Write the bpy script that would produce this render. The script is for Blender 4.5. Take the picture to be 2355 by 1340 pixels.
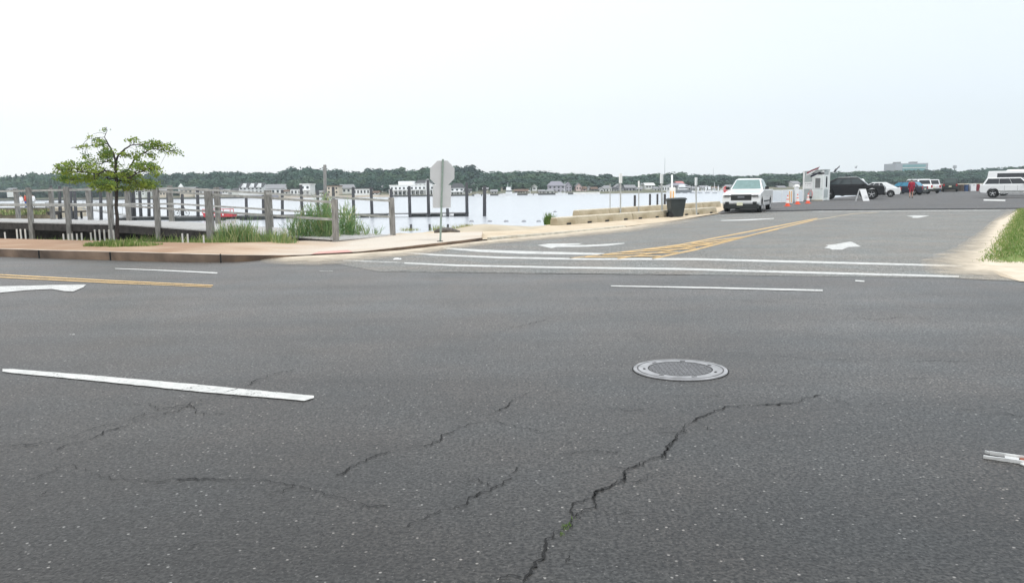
import bpy, bmesh, math, random
import numpy as np
from mathutils import Vector, Matrix, noise as mnoise
R = math.radians
PI = math.pi
for o in list(bpy.data.objects): bpy.data.objects.remove(o)
SC = bpy.context.scene
COL = SC.collection

# ------------------------------------------------------------------ camera
CW, CH, F = 2355.0, 1340.0, 1848.0
EYE = 1.6
PITCH, ROLL = R(7.38), 0.0148
cam_d = bpy.data.cameras.new('camera'); cam = bpy.data.objects.new('camera', cam_d); COL.objects.link(cam)
cam_d.sensor_width = 36.0; cam_d.lens = 36.0*F/CW; cam_d.clip_start = 0.05; cam_d.clip_end = 6000
Fw = Vector((0, math.cos(PITCH), -math.sin(PITCH))); R0 = Vector((1,0,0)); U0 = Vector((0, math.sin(PITCH), math.cos(PITCH)))
Rv = R0*math.cos(ROLL) - U0*math.sin(ROLL); Uv = U0*math.cos(ROLL) + R0*math.sin(ROLL)
m3 = Matrix((Rv, Uv, -Fw)).transposed()
cam.matrix_world = Matrix.Translation((0,0,EYE)) @ m3.to_4x4()
SC.camera = cam

# ------------------------------------------------------------------ sky, sun, exposure
SUN_EL, SUN_AZ = R(58), R(150)
w = bpy.data.worlds.new('World'); SC.world = w; w.use_nodes = True
nt = w.node_tree; nt.nodes.clear()
def wn(t): return nt.nodes.new(t)
out = wn('ShaderNodeOutputWorld'); add = wn('ShaderNodeAddShader')
b1 = wn('ShaderNodeBackground'); b2 = wn('ShaderNodeBackground')
sky = wn('ShaderNodeTexSky'); sky.sky_type = 'NISHITA'; sky.sun_disc = False
sky.sun_elevation = SUN_EL; sky.sun_rotation = SUN_AZ
b1.inputs['Strength'].default_value = 0.012
nt.links.new(sky.outputs[0], b1.inputs['Color'])
# overcast layer: bright towards the zenith, a little bluer to the right of the bay
tc = wn('ShaderNodeTexCoord'); sep = wn('ShaderNodeSeparateXYZ'); nt.links.new(tc.outputs['Generated'], sep.inputs[0])
mx = wn('ShaderNodeMapRange'); mx.inputs[1].default_value = -0.55; mx.inputs[2].default_value = 0.55
nt.links.new(sep.outputs[0], mx.inputs[0])
no = wn('ShaderNodeTexNoise'); no.inputs['Scale'].default_value = 2.2; no.inputs['Detail'].default_value = 3
nt.links.new(tc.outputs['Generated'], no.inputs['Vector'])
ma = wn('ShaderNodeMath'); ma.operation = 'MULTIPLY_ADD'; ma.inputs[1].default_value = 0.35; ma.inputs[2].default_value = -0.17
nt.links.new(no.outputs[0], ma.inputs[0])
mb = wn('ShaderNodeMath'); mb.operation = 'ADD'; nt.links.new(mx.outputs[0], mb.inputs[0]); nt.links.new(ma.outputs[0], mb.inputs[1])
cr = wn('ShaderNodeValToRGB'); nt.links.new(mb.outputs[0], cr.inputs[0])
cr.color_ramp.elements[0].position = 0.1; cr.color_ramp.elements[0].color = (0.82,0.83,0.84,1)
cr.color_ramp.elements[1].position = 0.95; cr.color_ramp.elements[1].color = (0.67,0.72,0.765,1)
mz = wn('ShaderNodeMapRange'); mz.inputs[1].default_value = 0.0; mz.inputs[2].default_value = 0.9
mz.inputs[3].default_value = 1.0; mz.inputs[4].default_value = 1.30
nt.links.new(sep.outputs[2], mz.inputs[0])
nt.links.new(cr.outputs[0], b2.inputs['Color']); nt.links.new(mz.outputs[0], b2.inputs['Strength'])
nt.links.new(b1.outputs[0], add.inputs[0]); nt.links.new(b2.outputs[0], add.inputs[1]); nt.links.new(add.outputs[0], out.inputs['Surface'])
sun_d = bpy.data.lights.new('sun', 'SUN'); sun = bpy.data.objects.new('sun', sun_d); COL.objects.link(sun)
sun_d.energy = 1.0; sun_d.angle = R(14); sun_d.color = (1.0, 0.97, 0.92)
sd = Vector((math.cos(SUN_EL)*math.sin(SUN_AZ), math.cos(SUN_EL)*math.cos(SUN_AZ), math.sin(SUN_EL)))
sun.rotation_euler = sd.to_track_quat('Z','Y').to_euler()
SC.view_settings.view_transform = 'Standard'; SC.view_settings.look = 'None'
SC.view_settings.exposure = 0.36; SC.view_settings.gamma = 1

# ------------------------------------------------------------------ helpers
def ray(px, py):
    return Fw + Rv*((px-CW/2)/F) - Uv*((py-CH/2)/F)
def G(px, py, z=0.0):
    d = ray(px, py); t = (z-EYE)/d.z
    return Vector((d.x*t, d.y*t, z))
def P(px, py, Y):
    d = ray(px, py); t = Y/d.y
    return Vector((d.x*t, Y, EYE+d.z*t))
def hor(px): return 433.0 - (px-1015)*0.0148
RG = random.Random(7)

MATS = {}
def nmat(name):
    m = bpy.data.materials.new(name); m.use_nodes = True
    n = m.node_tree.nodes; l = m.node_tree.links
    return m, n, l, n['Principled BSDF']
def M(name, col=(.5,.5,.5), rough=.7, metal=0.0, var=0.12, scale=4.0, bump=0.0, col2=None, detail=6, spec=0.5, trans=0, coat=0, stretch=None):
    if name in MATS: return MATS[name]
    m, n, l, b = nmat(name)
    b.inputs['Roughness'].default_value = rough; b.inputs['Metallic'].default_value = metal
    b.inputs['Specular IOR Level'].default_value = spec
    b.inputs['Transmission Weight'].default_value = trans; b.inputs['Coat Weight'].default_value = coat
    tc = n.new('ShaderNodeTexCoord'); nz = n.new('ShaderNodeTexNoise'); nz.inputs['Scale'].default_value = scale; nz.inputs['Detail'].default_value = detail
    if stretch:
        mp = n.new('ShaderNodeMapping'); mp.inputs['Scale'].default_value = stretch
        l.new(tc.outputs['Object'], mp.inputs['Vector']); l.new(mp.outputs[0], nz.inputs['Vector'])
    else: l.new(tc.outputs['Object'], nz.inputs['Vector'])
    r = n.new('ShaderNodeValToRGB'); r.color_ramp.elements[0].position = .3; r.color_ramp.elements[1].position = .7
    c2 = col2 if col2 else tuple(min(1,c*(1+var)) for c in col)
    c1 = col if col2 else tuple(c*(1-var) for c in col)
    r.color_ramp.elements[0].color = (*c1,1); r.color_ramp.elements[1].color = (*c2,1)
    l.new(nz.outputs[0], r.inputs[0]); l.new(r.outputs[0], b.inputs['Base Color'])
    if bump:
        bp = n.new('ShaderNodeBump'); bp.inputs['Strength'].default_value = bump; bp.inputs['Distance'].default_value = .02
        l.new(nz.outputs[0], bp.inputs['Height']); l.new(bp.outputs[0], b.inputs['Normal'])
    MATS[name] = m; return m

def asphalt(name, base, speck=1.0, patch=0.18, tint=(1,1,1), rough=.62, wear_ramp=False):
    m, n, l, b = nmat(name)
    geo = n.new('ShaderNodeNewGeometry'); pos = geo.outputs['Position']
    def noi(s, d=4, v=None):
        t = n.new('ShaderNodeTexNoise'); t.inputs['Scale'].default_value = s; t.inputs['Detail'].default_value = d
        l.new(v or pos, t.inputs['Vector']); return t.outputs[0]
    def math_(op, a, bb=None, c=None):
        t = n.new('ShaderNodeMath'); t.operation = op
        for i, v in enumerate((a, bb, c)):
            if v is None: continue
            if isinstance(v, (int, float)): t.inputs[i].default_value = v
            else: l.new(v, t.inputs[i])
        return t.outputs[0]
    def mr(v, a, bb, c, d):
        t = n.new('ShaderNodeMapRange'); t.inputs[1].default_value = a; t.inputs[2].default_value = bb
        t.inputs[3].default_value = c; t.inputs[4].default_value = d; l.new(v, t.inputs[0]); return t.outputs[0]
    mp = n.new('ShaderNodeMapping'); mp.inputs['Scale'].default_value = (.10, 1.3, 1); mp.inputs['Rotation'].default_value = (0,0,R(14))
    l.new(pos, mp.inputs['Vector'])
    streak = mr(noi(1.0, 3, mp.outputs[0]), .35, .65, 1-patch*.6, 1+patch*.6)
    big = mr(noi(.35, 5), .3, .7, 1-patch, 1+patch)
    mid = mr(noi(3.0, 5), .3, .7, .93, 1.07)
    fine = math_('MULTIPLY', mr(noi(52, 3), .38, .62, .25, 1.75), mr(noi(17, 4), .34, .66, .72, 1.28))
    fac = math_('MULTIPLY', math_('MULTIPLY', streak, big), math_('MULTIPLY', mid, fine))
    if wear_ramp:   # brightness ramp in the colour, with noise: dark near the camera, lighter further off
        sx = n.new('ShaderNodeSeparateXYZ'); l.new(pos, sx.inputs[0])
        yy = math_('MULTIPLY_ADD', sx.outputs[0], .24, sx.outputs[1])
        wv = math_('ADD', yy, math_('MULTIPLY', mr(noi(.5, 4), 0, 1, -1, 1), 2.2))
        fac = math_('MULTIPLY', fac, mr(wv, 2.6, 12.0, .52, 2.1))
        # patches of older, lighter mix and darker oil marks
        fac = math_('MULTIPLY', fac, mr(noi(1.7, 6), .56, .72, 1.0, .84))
    # stones: light and dark specks
    v = n.new('ShaderNodeTexVoronoi'); v.inputs['Scale'].default_value = 42; l.new(pos, v.inputs['Vector'])
    sepc = n.new('ShaderNodeSeparateColor'); l.new(v.outputs['Color'], sepc.inputs[0])
    inside = mr(v.outputs['Distance'], .22, .34, 1, 0)
    lt = math_('MULTIPLY', inside, math_('GREATER_THAN', sepc.outputs[0], .90))
    dk = math_('MULTIPLY', inside, math_('GREATER_THAN', sepc.outputs[1], .80))
    v2 = n.new('ShaderNodeTexVoronoi'); v2.inputs['Scale'].default_value = 95; l.new(pos, v2.inputs['Vector'])
    sep2 = n.new('ShaderNodeSeparateColor'); l.new(v2.outputs['Color'], sep2.inputs[0])
    lt2 = math_('MULTIPLY', mr(v2.outputs['Distance'], .2, .4, 1, 0), math_('GREATER_THAN', sep2.outputs[0], .93))
    val = math_('MULTIPLY', fac, base)
    val = math_('MULTIPLY', val, math_('SUBTRACT', 1.0, math_('MULTIPLY', dk, .85*speck)))
    val = math_('ADD', val, math_('MULTIPLY', math_('MULTIPLY', lt, .26*speck), sepc.outputs[2])); val = math_('ADD', val, math_('MULTIPLY', lt2, .09*speck))
    cc = n.new('ShaderNodeCombineColor')
    hue = noi(.9, 2)
    l.new(math_('MULTIPLY', val, mr(hue, .35, .65, tint[0]*1.05, tint[0]*.96)), cc.inputs[0])
    l.new(math_('MULTIPLY', val, tint[1]), cc.inputs[1])
    l.new(math_('MULTIPLY', val, mr(hue, .35, .65, tint[2]*.98, tint[2]*1.04)), cc.inputs[2])
    l.new(cc.outputs[0], b.inputs['Base Color']); b.inputs['Roughness'].default_value = rough
    bp = n.new('ShaderNodeBump'); bp.inputs['Strength'].default_value = .5; bp.inputs['Distance'].default_value = .006
    hsum = math_('ADD', noi(60, 3), math_('MULTIPLY', inside, .5)); l.new(hsum, bp.inputs['Height']); l.new(bp.outputs[0], b.inputs['Normal'])
    MATS[name] = m; return m

class MB:
    def __init__(s): s.v = []; s.f = []; s.mi = []; s.cur = 0
    def quad(s, a, b, c, d):
        i = len(s.v); s.v += [tuple(a), tuple(b), tuple(c), tuple(d)]; s.f.append((i,i+1,i+2,i+3)); s.mi.append(s.cur)
    def tri(s, a, b, c):
        i = len(s.v); s.v += [tuple(a), tuple(b), tuple(c)]; s.f.append((i,i+1,i+2)); s.mi.append(s.cur)
    def ngon(s, pts):
        i = len(s.v); s.v += [tuple(p) for p in pts]; s.f.append(tuple(range(i, i+len(pts)))); s.mi.append(s.cur)
    def hexa(s, p):   # 8 points: bottom 0-3 ccw, top 4-7
        i = len(s.v); s.v += [tuple(q) for q in p]
        for f in ((3,2,1,0),(4,5,6,7),(0,1,5,4),(1,2,6,5),(2,3,7,6),(3,0,4,7)):
            s.f.append(tuple(i+k for k in f)); s.mi.append(s.cur)
    def box(s, c, d, rz=0.0, taper=1.0):
        cx, cy, cz = c; hx, hy, hz = d[0]/2, d[1]/2, d[2]/2
        ca, sa = math.cos(rz), math.sin(rz)
        def t(x, y, z): return (cx+x*ca-y*sa, cy+x*sa+y*ca, cz+z)
        k = taper
        s.hexa([t(-hx,-hy,-hz),t(hx,-hy,-hz),t(hx,hy,-hz),t(-hx,hy,-hz),t(-hx*k,-hy*k,hz),t(hx*k,-hy*k,hz),t(hx*k,hy*k,hz),t(-hx*k,hy*k,hz)])
    def bar(s, a, b, wd, ht):
        a = Vector(a); b = Vector(b); d = (b-a).normalized(); up = Vector((0,0,1))
        if abs(d.z) > .95: up = Vector((0,1,0))
        sd_ = d.cross(up).normalized()*wd/2; u = sd_.cross(d).normalized()*ht/2
        s.hexa([a-sd_-u, a+sd_-u, b+sd_-u, b-sd_-u, a-sd_+u, a+sd_+u, b+sd_+u, b-sd_+u])
    def tube(s, pts, rads, n=8, cap=True):
        i0 = len(s.v); pts = [Vector(p) for p in pts]
        for k, p in enumerate(pts):
            d = (pts[min(k+1,len(pts)-1)]-pts[max(k-1,0)]).normalized()
            a = d.orthogonal().normalized() if abs(d.z) < .9 else Vector((1,0,0)) - d*d.x
            a.normalize(); b = d.cross(a)
            r = rads[k] if isinstance(rads, (list,tuple)) else rads
            for j in range(n):
                t = 2*PI*j/n; s.v.append(tuple(p + a*math.cos(t)*r + b*math.sin(t)*r))
        for k in range(len(pts)-1):
            for j in range(n):
                a0 = i0+k*n+j; b0 = i0+k*n+(j+1)%n
                s.f.append((a0,b0,b0+n,a0+n)); s.mi.append(s.cur)
        if cap:
            s.f.append(tuple(i0+j for j in reversed(range(n)))); s.mi.append(s.cur)
            s.f.append(tuple(i0+(len(pts)-1)*n+j for j in range(n))); s.mi.append(s.cur)
    def lathe(s, prof, n=16, c=(0,0,0), axis='z'):
        i0 = len(s.v)
        for r, z in prof:
            for j in range(n):
                t = 2*PI*j/n; x, y = r*math.cos(t), r*math.sin(t)
                p = (x,y,z) if axis == 'z' else ((x,z,y) if axis == 'y' else (z,x,y))
                s.v.append((c[0]+p[0], c[1]+p[1], c[2]+p[2]))
        for k in range(len(prof)-1):
            for j in range(n):
                a0 = i0+k*n+j; b0 = i0+k*n+(j+1)%n
                s.f.append((a0,b0,b0+n,a0+n)); s.mi.append(s.cur)
    def prism(s, poly, y0, y1):   # poly in xz, extruded along y
        i = len(s.v); n = len(poly)
        s.v += [(x,y0,z) for x,z in poly] + [(x,y1,z) for x,z in poly]
        s.f.append(tuple(i+k for k in range(n))); s.mi.append(s.cur)
        s.f.append(tuple(i+n+k for k in reversed(range(n)))); s.mi.append(s.cur)
        for k in range(n):
            a = i+k; b = i+(k+1)%n; s.f.append((b,a,a+n,b+n)); s.mi.append(s.cur)
    def build(s, name, mats, parent=None, loc=None, smooth=False, bevel=0, fixn=True):
        me = bpy.data.meshes.new(name); me.from_pydata(s.v, [], s.f)
        if not isinstance(mats, (list,tuple)): mats = [mats]
        for m in mats: me.materials.append(m)
        me.polygons.foreach_set('material_index', s.mi)
        if fixn or bevel:
            bm = bmesh.new(); bm.from_mesh(me)
            if bevel:
                bmesh.ops.remove_doubles(bm, verts=bm.verts, dist=1e-5)
                bmesh.ops.recalc_face_normals(bm, faces=bm.faces)
                es = [e for e in bm.edges if len(e.link_faces) == 2 and e.calc_face_angle(0) > R(38)]
                bmesh.ops.bevel(bm, geom=es, offset=bevel, segments=2, profile=.5, affect='EDGES', clamp_overlap=True)
            else: bmesh.ops.recalc_face_normals(bm, faces=bm.faces)
            bm.to_mesh(me); bm.free()
        if smooth: me.polygons.foreach_set('use_smooth', [True]*len(me.polygons))
        me.update()
        o = bpy.data.objects.new(name, me); COL.objects.link(o)
        if parent: o.parent = parent
        if loc is not None: o.location = loc
        return o
def recenter(o):
    """put the origin of a single-mesh thing at its own base"""
    n = len(o.data.vertices)
    if not n: return o
    a = np.empty(n*3, dtype=np.float32); o.data.vertices.foreach_get('co', a); a = a.reshape(-1,3)
    c = np.array([(a[:,0].min()+a[:,0].max())/2, (a[:,1].min()+a[:,1].max())/2, a[:,2].min()], dtype=np.float32)
    o.data.vertices.foreach_set('co', (a-c).ravel()); o.location = Vector(c.tolist()) + o.location; o.data.update(); return o
def tag(o, label=None, cat=None, group=None, kind=None):
    if label: o['label'] = label
    if cat: o['category'] = cat
    if group: o['group'] = group
    if kind: o['kind'] = kind
    return o
def thing(name, label, cat, loc=(0,0,0), rz=0.0, group=None):
    o = bpy.data.objects.new(name, None); COL.objects.link(o); o.location = loc; o.rotation_euler = (0,0,rz); o.empty_display_size = .2
    return tag(o, label, cat, group)
def struct(mb, name, m, label=None, smooth=False, fixn=True):
    o = mb.build(name, m, smooth=smooth, fixn=fixn); o['kind'] = 'structure'
    if label: o['label'] = label
    return o
def copy_tree(o, parent=None):
    c = o.copy(); COL.objects.link(c)
    if parent: c.parent = parent
    for ch in [x for x in bpy.data.objects if x.parent == o]: copy_tree(ch, c)
    return c
def gmesh(name, V, Fq, mats, mi=None, smooth=False):
    """fast mesh of quads from numpy arrays"""
    me = bpy.data.meshes.new(name); nv, nf = len(V), len(Fq); k = Fq.shape[1]
    me.vertices.add(nv); me.vertices.foreach_set('co', V.astype(np.float32).ravel())
    me.loops.add(nf*k); me.loops.foreach_set('vertex_index', Fq.astype(np.int32).ravel())
    me.polygons.add(nf); me.polygons.foreach_set('loop_start', np.arange(0, nf*k, k, dtype=np.int32))
    if not isinstance(mats, (list,tuple)): mats = [mats]
    for m in mats: me.materials.append(m)
    if mi is not None: me.polygons.foreach_set('material_index', mi.astype(np.int32))
    if smooth: me.polygons.foreach_set('use_smooth', np.ones(nf, dtype=bool))
    me.update(calc_edges=True); me.validate()
    o = bpy.data.objects.new(name, me); COL.objects.link(o); return o

# ------------------------------------------------------------------ materials
A_MAIN = asphalt('asphalt_main', .045, speck=1.0, patch=.20, tint=(1.07,1.025,.945), rough=.50, wear_ramp=True)
A_SIDE = asphalt('asphalt_side', .198, speck=.35, patch=.10, tint=(1.04,1.02,.93), rough=.75)
A_LOT = asphalt('asphalt_lot', .105, speck=.3, patch=.12, tint=(1.03,1.0,.97), rough=.75)
def paint(name, col, wear_ramp=.25):
    m, n, l, b = nmat(name)
    geo = n.new('ShaderNodeNewGeometry')
    def noi(sc, d):
        nz = n.new('ShaderNodeTexNoise'); nz.inputs['Scale'].default_value = sc; nz.inputs['Detail'].default_value = d; nz.inputs['Roughness'].default_value = .7
        l.new(geo.outputs['Position'], nz.inputs['Vector']); return nz.outputs[0]
    def mr(v, a, bb, c, d):
        t = n.new('ShaderNodeMapRange'); t.inputs[1].default_value = a; t.inputs[2].default_value = bb; t.inputs[3].default_value = c; t.inputs[4].default_value = d; l.new(v, t.inputs[0]); return t.outputs[0]
    ad = n.new('ShaderNodeMath'); ad.operation = 'ADD'; l.new(mr(noi(2.2,4),0,1,-.25,.25), ad.inputs[0]); l.new(noi(38,6), ad.inputs[1])
    keep = mr(ad.outputs[0], .20+wear_ramp*.4, .32+wear_ramp*.4, .12, 1)
    tr = n.new('ShaderNodeBsdfTransparent'); ms = n.new('ShaderNodeMixShader')
    r = n.new('ShaderNodeValToRGB'); r.color_ramp.elements[0].position = .3; r.color_ramp.elements[1].position = .7
    r.color_ramp.elements[0].color = tuple(c*.68 for c in col)+(1,); r.color_ramp.elements[1].color = (*col,1)
    l.new(noi(6,6), r.inputs[0]); l.new(r.outputs[0], b.inputs['Base Color']); b.inputs['Roughness'].default_value = .65
    l.new(keep, ms.inputs[0]); l.new(tr.outputs[0], ms.inputs[1]); l.new(b.outputs[0], ms.inputs[2]); l.new(ms.outputs[0], n['Material Output'].inputs['Surface'])
    MATS[name] = m; return m
P_WHITE = paint('paint_white', (.74,.74,.71), .27)
P_WORN = paint('paint_white_worn', (.66,.66,.63), .52)
P_YEL = paint('paint_yellow', (.80,.54,.24), .34)
P_YELW = paint('paint_yellow_worn', (.62,.52,.36), .42)
SAND = M('sand', (.55,.43,.29), .95, scale=1.3, col2=(.72,.62,.47), bump=.4, detail=10)
SOIL = M('beach_sand', (.42,.36,.26), .95, scale=.8, col2=(.60,.52,.40), bump=.5, detail=10)
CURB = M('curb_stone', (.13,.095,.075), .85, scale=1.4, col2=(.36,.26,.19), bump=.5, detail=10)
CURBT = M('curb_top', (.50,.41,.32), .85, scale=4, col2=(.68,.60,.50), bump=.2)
CURBL = M('curb_light', (.46,.42,.34), .85, scale=4, col2=(.72,.68,.58), bump=.3)
TACT = M('pink_ramp', (.62,.30,.27), .8, scale=6, col2=(.72,.45,.38))
DARK = M('dark_gap', (.02,.02,.02), .9)
WOOD = M('grey_wood', (.13,.125,.115), .85, scale=5, col2=(.33,.32,.30), bump=.5, stretch=(6,6,.7))
WOODL = M('rail_wood', (.32,.32,.30), .8, scale=6, col2=(.52,.51,.48), bump=.3)
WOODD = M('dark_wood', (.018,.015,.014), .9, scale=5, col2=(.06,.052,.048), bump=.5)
PILE = M('wet_pile', (.035,.035,.04), .8, scale=5, col2=(.10,.10,.105), bump=.5, stretch=(4,4,.6))
DECKM = M('deck_boards', (.40,.39,.38), .85, scale=3, col2=(.56,.55,.53), bump=.3, stretch=(8,.6,1))
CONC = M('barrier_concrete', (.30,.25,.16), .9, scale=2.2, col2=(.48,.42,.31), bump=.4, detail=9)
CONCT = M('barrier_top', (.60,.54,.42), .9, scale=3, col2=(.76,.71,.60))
STEEL = M('galvanised', (.36,.38,.38), .55, metal=.3, scale=8, col2=(.50,.52,.51))
SIGNBACK = M('sign_back', (.50,.50,.50), .5, metal=.1, scale=2.5, col2=(.57,.57,.57))
POSTG = M('post_green', (.20,.27,.23), .7, scale=12, col2=(.32,.37,.33))
WHITE = M('white_paint_wood', (.86,.87,.87), .6, var=.05)
OFFW = M('off_white', (.74,.79,.77), .6, var=.06)
GREYP = M('grey_panel', (.42,.46,.46), .7, var=.1, scale=9)
BLACK = M('black_plastic', (.018,.022,.022), .45, var=.25)
BINM = M('bin_plastic', (.020,.028,.030), .5, col2=(.035,.045,.048), scale=3)
RUBBER = M('rubber', (.015,.015,.016), .85)
GLASSD = M('dark_glass', (.02,.024,.03), .08, spec=.6)
GLASST = M('teal_glass', (.14,.24,.23), .12, spec=.8, col2=(.20,.32,.31))
ORANGE = M('cone_orange', (.85,.12,.05), .55, var=.1)
REFW = M('cone_collar', (.85,.82,.80), .5, var=.04)
RED = M('red_cloth', (.38,.02,.05), .85, var=.2, scale=20)
REDP = M('red_paint', (.62,.07,.08), .5, var=.15)
BLUED = M('blue_drum_paint', (.03,.07,.17), .7, var=.3)
BLUEP = M('blue_paint', (.03,.10,.36), .6, var=.15)
BROWNP = M('brown_drum', (.10,.075,.06), .8, var=.3)
SKIN = M('skin', (.55,.33,.24), .6, var=.06)
HAIR = M('hair', (.04,.03,.025), .8)
CHROME = M('chrome', (.60,.61,.62), .25, metal=.9, var=.05)
RIM = M('rim_alloy', (.55,.56,.57), .3, metal=.7, var=.1)
PLATE = M('plate', (.75,.74,.55), .5, var=.05)
LAMPW = M('lamp_clear', (.55,.57,.58), .15, spec=.8, var=.2, scale=14)
LAMPR = M('lamp_red', (.45,.03,.03), .25)
IRON = M('cast_iron', (.16,.16,.165), .6, metal=.35, scale=30, col2=(.24,.24,.245), bump=.6)
IRONL = M('worn_iron', (.24,.24,.245), .65, metal=.1, scale=7, col2=(.46,.46,.47), bump=.3, detail=9)
def leafmat(name, c1, c2, scale=1.5, tr=.35):
    m = M(name, c1, .6, col2=c2, scale=scale); n = m.node_tree.nodes; l = m.node_tree.links; b = n['Principled BSDF']
    t = n.new('ShaderNodeBsdfTranslucent'); ms = n.new('ShaderNodeMixShader'); ms.inputs[0].default_value = tr
    l.new(b.inputs['Base Color'].links[0].from_socket, t.inputs['Color']); l.new(b.outputs[0], ms.inputs[1]); l.new(t.outputs[0], ms.inputs[2]); l.new(ms.outputs[0], n['Material Output'].inputs['Surface']); return m
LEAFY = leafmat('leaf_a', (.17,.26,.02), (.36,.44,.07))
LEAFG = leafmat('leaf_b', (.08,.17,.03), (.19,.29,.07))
BARK = M('bark', (.025,.02,.018), .9, col2=(.06,.05,.045), scale=14, bump=.6)
GRASS1 = leafmat('grass_green', (.12,.21,.04), (.27,.37,.10), 2)
GRASS2 = M('grass_dry', (.32,.33,.12), .8, col2=(.48,.46,.24), scale=2)
REED = leafmat('reed_green', (.11,.24,.08), (.32,.44,.20), 1.4)
LAWN = M('lawn_ground', (.11,.19,.035), .9, col2=(.24,.30,.09), scale=1.1, bump=.6, detail=10)
FARLEAF = M('far_leaf', (.028,.070,.052), .8, scale=.02, detail=5, col2=(.066,.128,.080))
FARLAND = M('far_land', (.12,.13,.08), .9, col2=(.22,.20,.14), scale=.05)

# ------------------------------------------------------------------ ground sheet, water, far land
edge_px = [(0,548,.2),(230,553,.2),(330,556,.2),(470,558,.18),(620,556,.12),(700,553,.1),(780,548,.1),(850,541,.1)]
edge = [(-500,150),(-60,38.6)] + [tuple(G(x,y,z)[:2]) for x,y,z in edge_px]
edge += [(-4.5,29.0),(-1.9,30.6),(1.6,33.5)]
edge += [tuple(G(x,y,0)[:2]) for x,y in ((1320,494),(1500,478),(1660,467),(1765,466),(1845,462))]
edge += [(29,78),(44,99),(60,119.6),(320,119.6),(900,119.6)]
EP = np.array(edge)
poly = np.vstack([EP, [[900,-300],[-500,-300]]])
def sdist(X, Y):
    """positive beyond the land edge (towards the bay), negative on land"""
    d = np.full(X.shape, 1e9)
    for i in range(len(EP)-1):
        a, b = EP[i], EP[i+1]; ab = b-a; L2 = (ab**2).sum()
        t = np.clip(((X-a[0])*ab[0]+(Y-a[1])*ab[1])/L2, 0, 1)
        d = np.minimum(d, np.hypot(X-(a[0]+t*ab[0]), Y-(a[1]+t*ab[1])))
    ins = np.zeros(X.shape, bool); n = len(poly)
    for i in range(n):
        x1, y1 = poly[i]; x2, y2 = poly[(i+1)%n]
        c = ((y1 > Y) != (y2 > Y)) & (X < (x2-x1)*(Y-y1)/(y2-y1+1e-12)+x1)
        ins ^= c
    return np.where(ins, -d, d)
def axis(parts):
    a = np.concatenate([np.arange(p,q,s) for p,q,s in parts] + [[parts[-1][1]]]); return a
gx = axis([(-500,-60,20),(-60,-30,2),(-30,30,.5),(30,70,1),(70,160,5),(160,900,50)])
gy = axis([(-300,-20,40),(-20,14,4),(14,50,.5),(50,130,1.5),(130,200,10)])
X, Y = np.meshgrid(gx, gy); D = sdist(X, Y)
Z = np.full(X.shape, -.035)
def fall(t, steep): return -.035 - np.minimum(t*steep, .9) - np.clip((t-2)*.12, 0, 2.2)
Zl = -.035 - np.minimum(D*1.2, .55) - np.clip((D-5.5)*.4, 0, 3)
Z = np.where(D > 0, np.where(X < -5.2, Zl, fall(D, .33)), Z)
nzv = np.array([[mnoise.noise(Vector((x*.9, y*.9, 0)))*.07 for x in gx] for y in gy])
Z += np.where((D > -.4) & (D < 8) & (Y > 24), nzv, 0)
for cx, cy, r, h in ((-1.6,31.0,.9,.14),(-.6,30.9,1.1,.17),(.5,31.9,1.0,.08),(-2.8,30.4,.8,.07),(-3.9,28.6,.8,.05)):
    Z += h*np.exp(-((X-cx)**2+(Y-cy)**2)/(r*r))
Z = np.maximum(Z, -3.2)
V = np.stack([X,Y,Z], -1).reshape(-1,3); nx, ny = len(gx), len(gy)
ii = (np.arange(ny-1)[:,None]*nx+np.arange(nx-1)[None,:]).ravel()
ground = gmesh('ground', V, np.stack([ii,ii+1,ii+1+nx,ii+nx],1), SOIL, smooth=True); tag(ground, kind='structure', label='sandy ground of the shore and beach')

wm, n, l, b = nmat('water')
b.inputs['Base Color'].default_value = (.56,.59,.63,1); b.inputs['Roughness'].default_value = .2; b.inputs['IOR'].default_value = 1.33
b.inputs['Specular IOR Level'].default_value = .9
geo = n.new('ShaderNodeNewGeometry')
mp = n.new('ShaderNodeMapping'); mp.inputs['Scale'].default_value = (.5,1.0,1); l.new(geo.outputs['Position'], mp.inputs['Vector'])
nz = n.new('ShaderNodeTexNoise'); nz.inputs['Scale'].default_value = 1.6; nz.inputs['Detail'].default_value = 5; l.new(mp.outputs[0], nz.inputs['Vector'])
bp = n.new('ShaderNodeBump'); bp.inputs['Strength'].default_value = 1.0; bp.inputs['Distance'].default_value = .16
l.new(nz.outputs[0], bp.inputs['Height']); l.new(bp.outputs[0], b.inputs['Normal'])
WZ = -1.5
mb_ = MB(); mb_.quad((-1800,22,WZ),(1800,22,WZ),(1800,2400,WZ),(-1800,2400,WZ)); struct(mb_, 'water', wm, 'calm pale bay water')

def shoreY(px):
    pts = [(-900,476),(0,462),(300,459),(600,455.5),(900,452.5),(1100,450),(1250,448),(1400,445),(1600,441.5),(1800,437.5),(2400,427.5),(3400,412)]
    for (x0,y0),(x1,y1) in zip(pts, pts[1:]):
        if x0 <= px <= x1: y = y0+(y1-y0)*(px-x0)/(x1-x0)
    off = y-hor(px); return (EYE-WZ)*F/off
def at_depth(px, Yd):   # world x of a column at depth Yd near the horizon
    return P(px, hor(px), Yd).x
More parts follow.
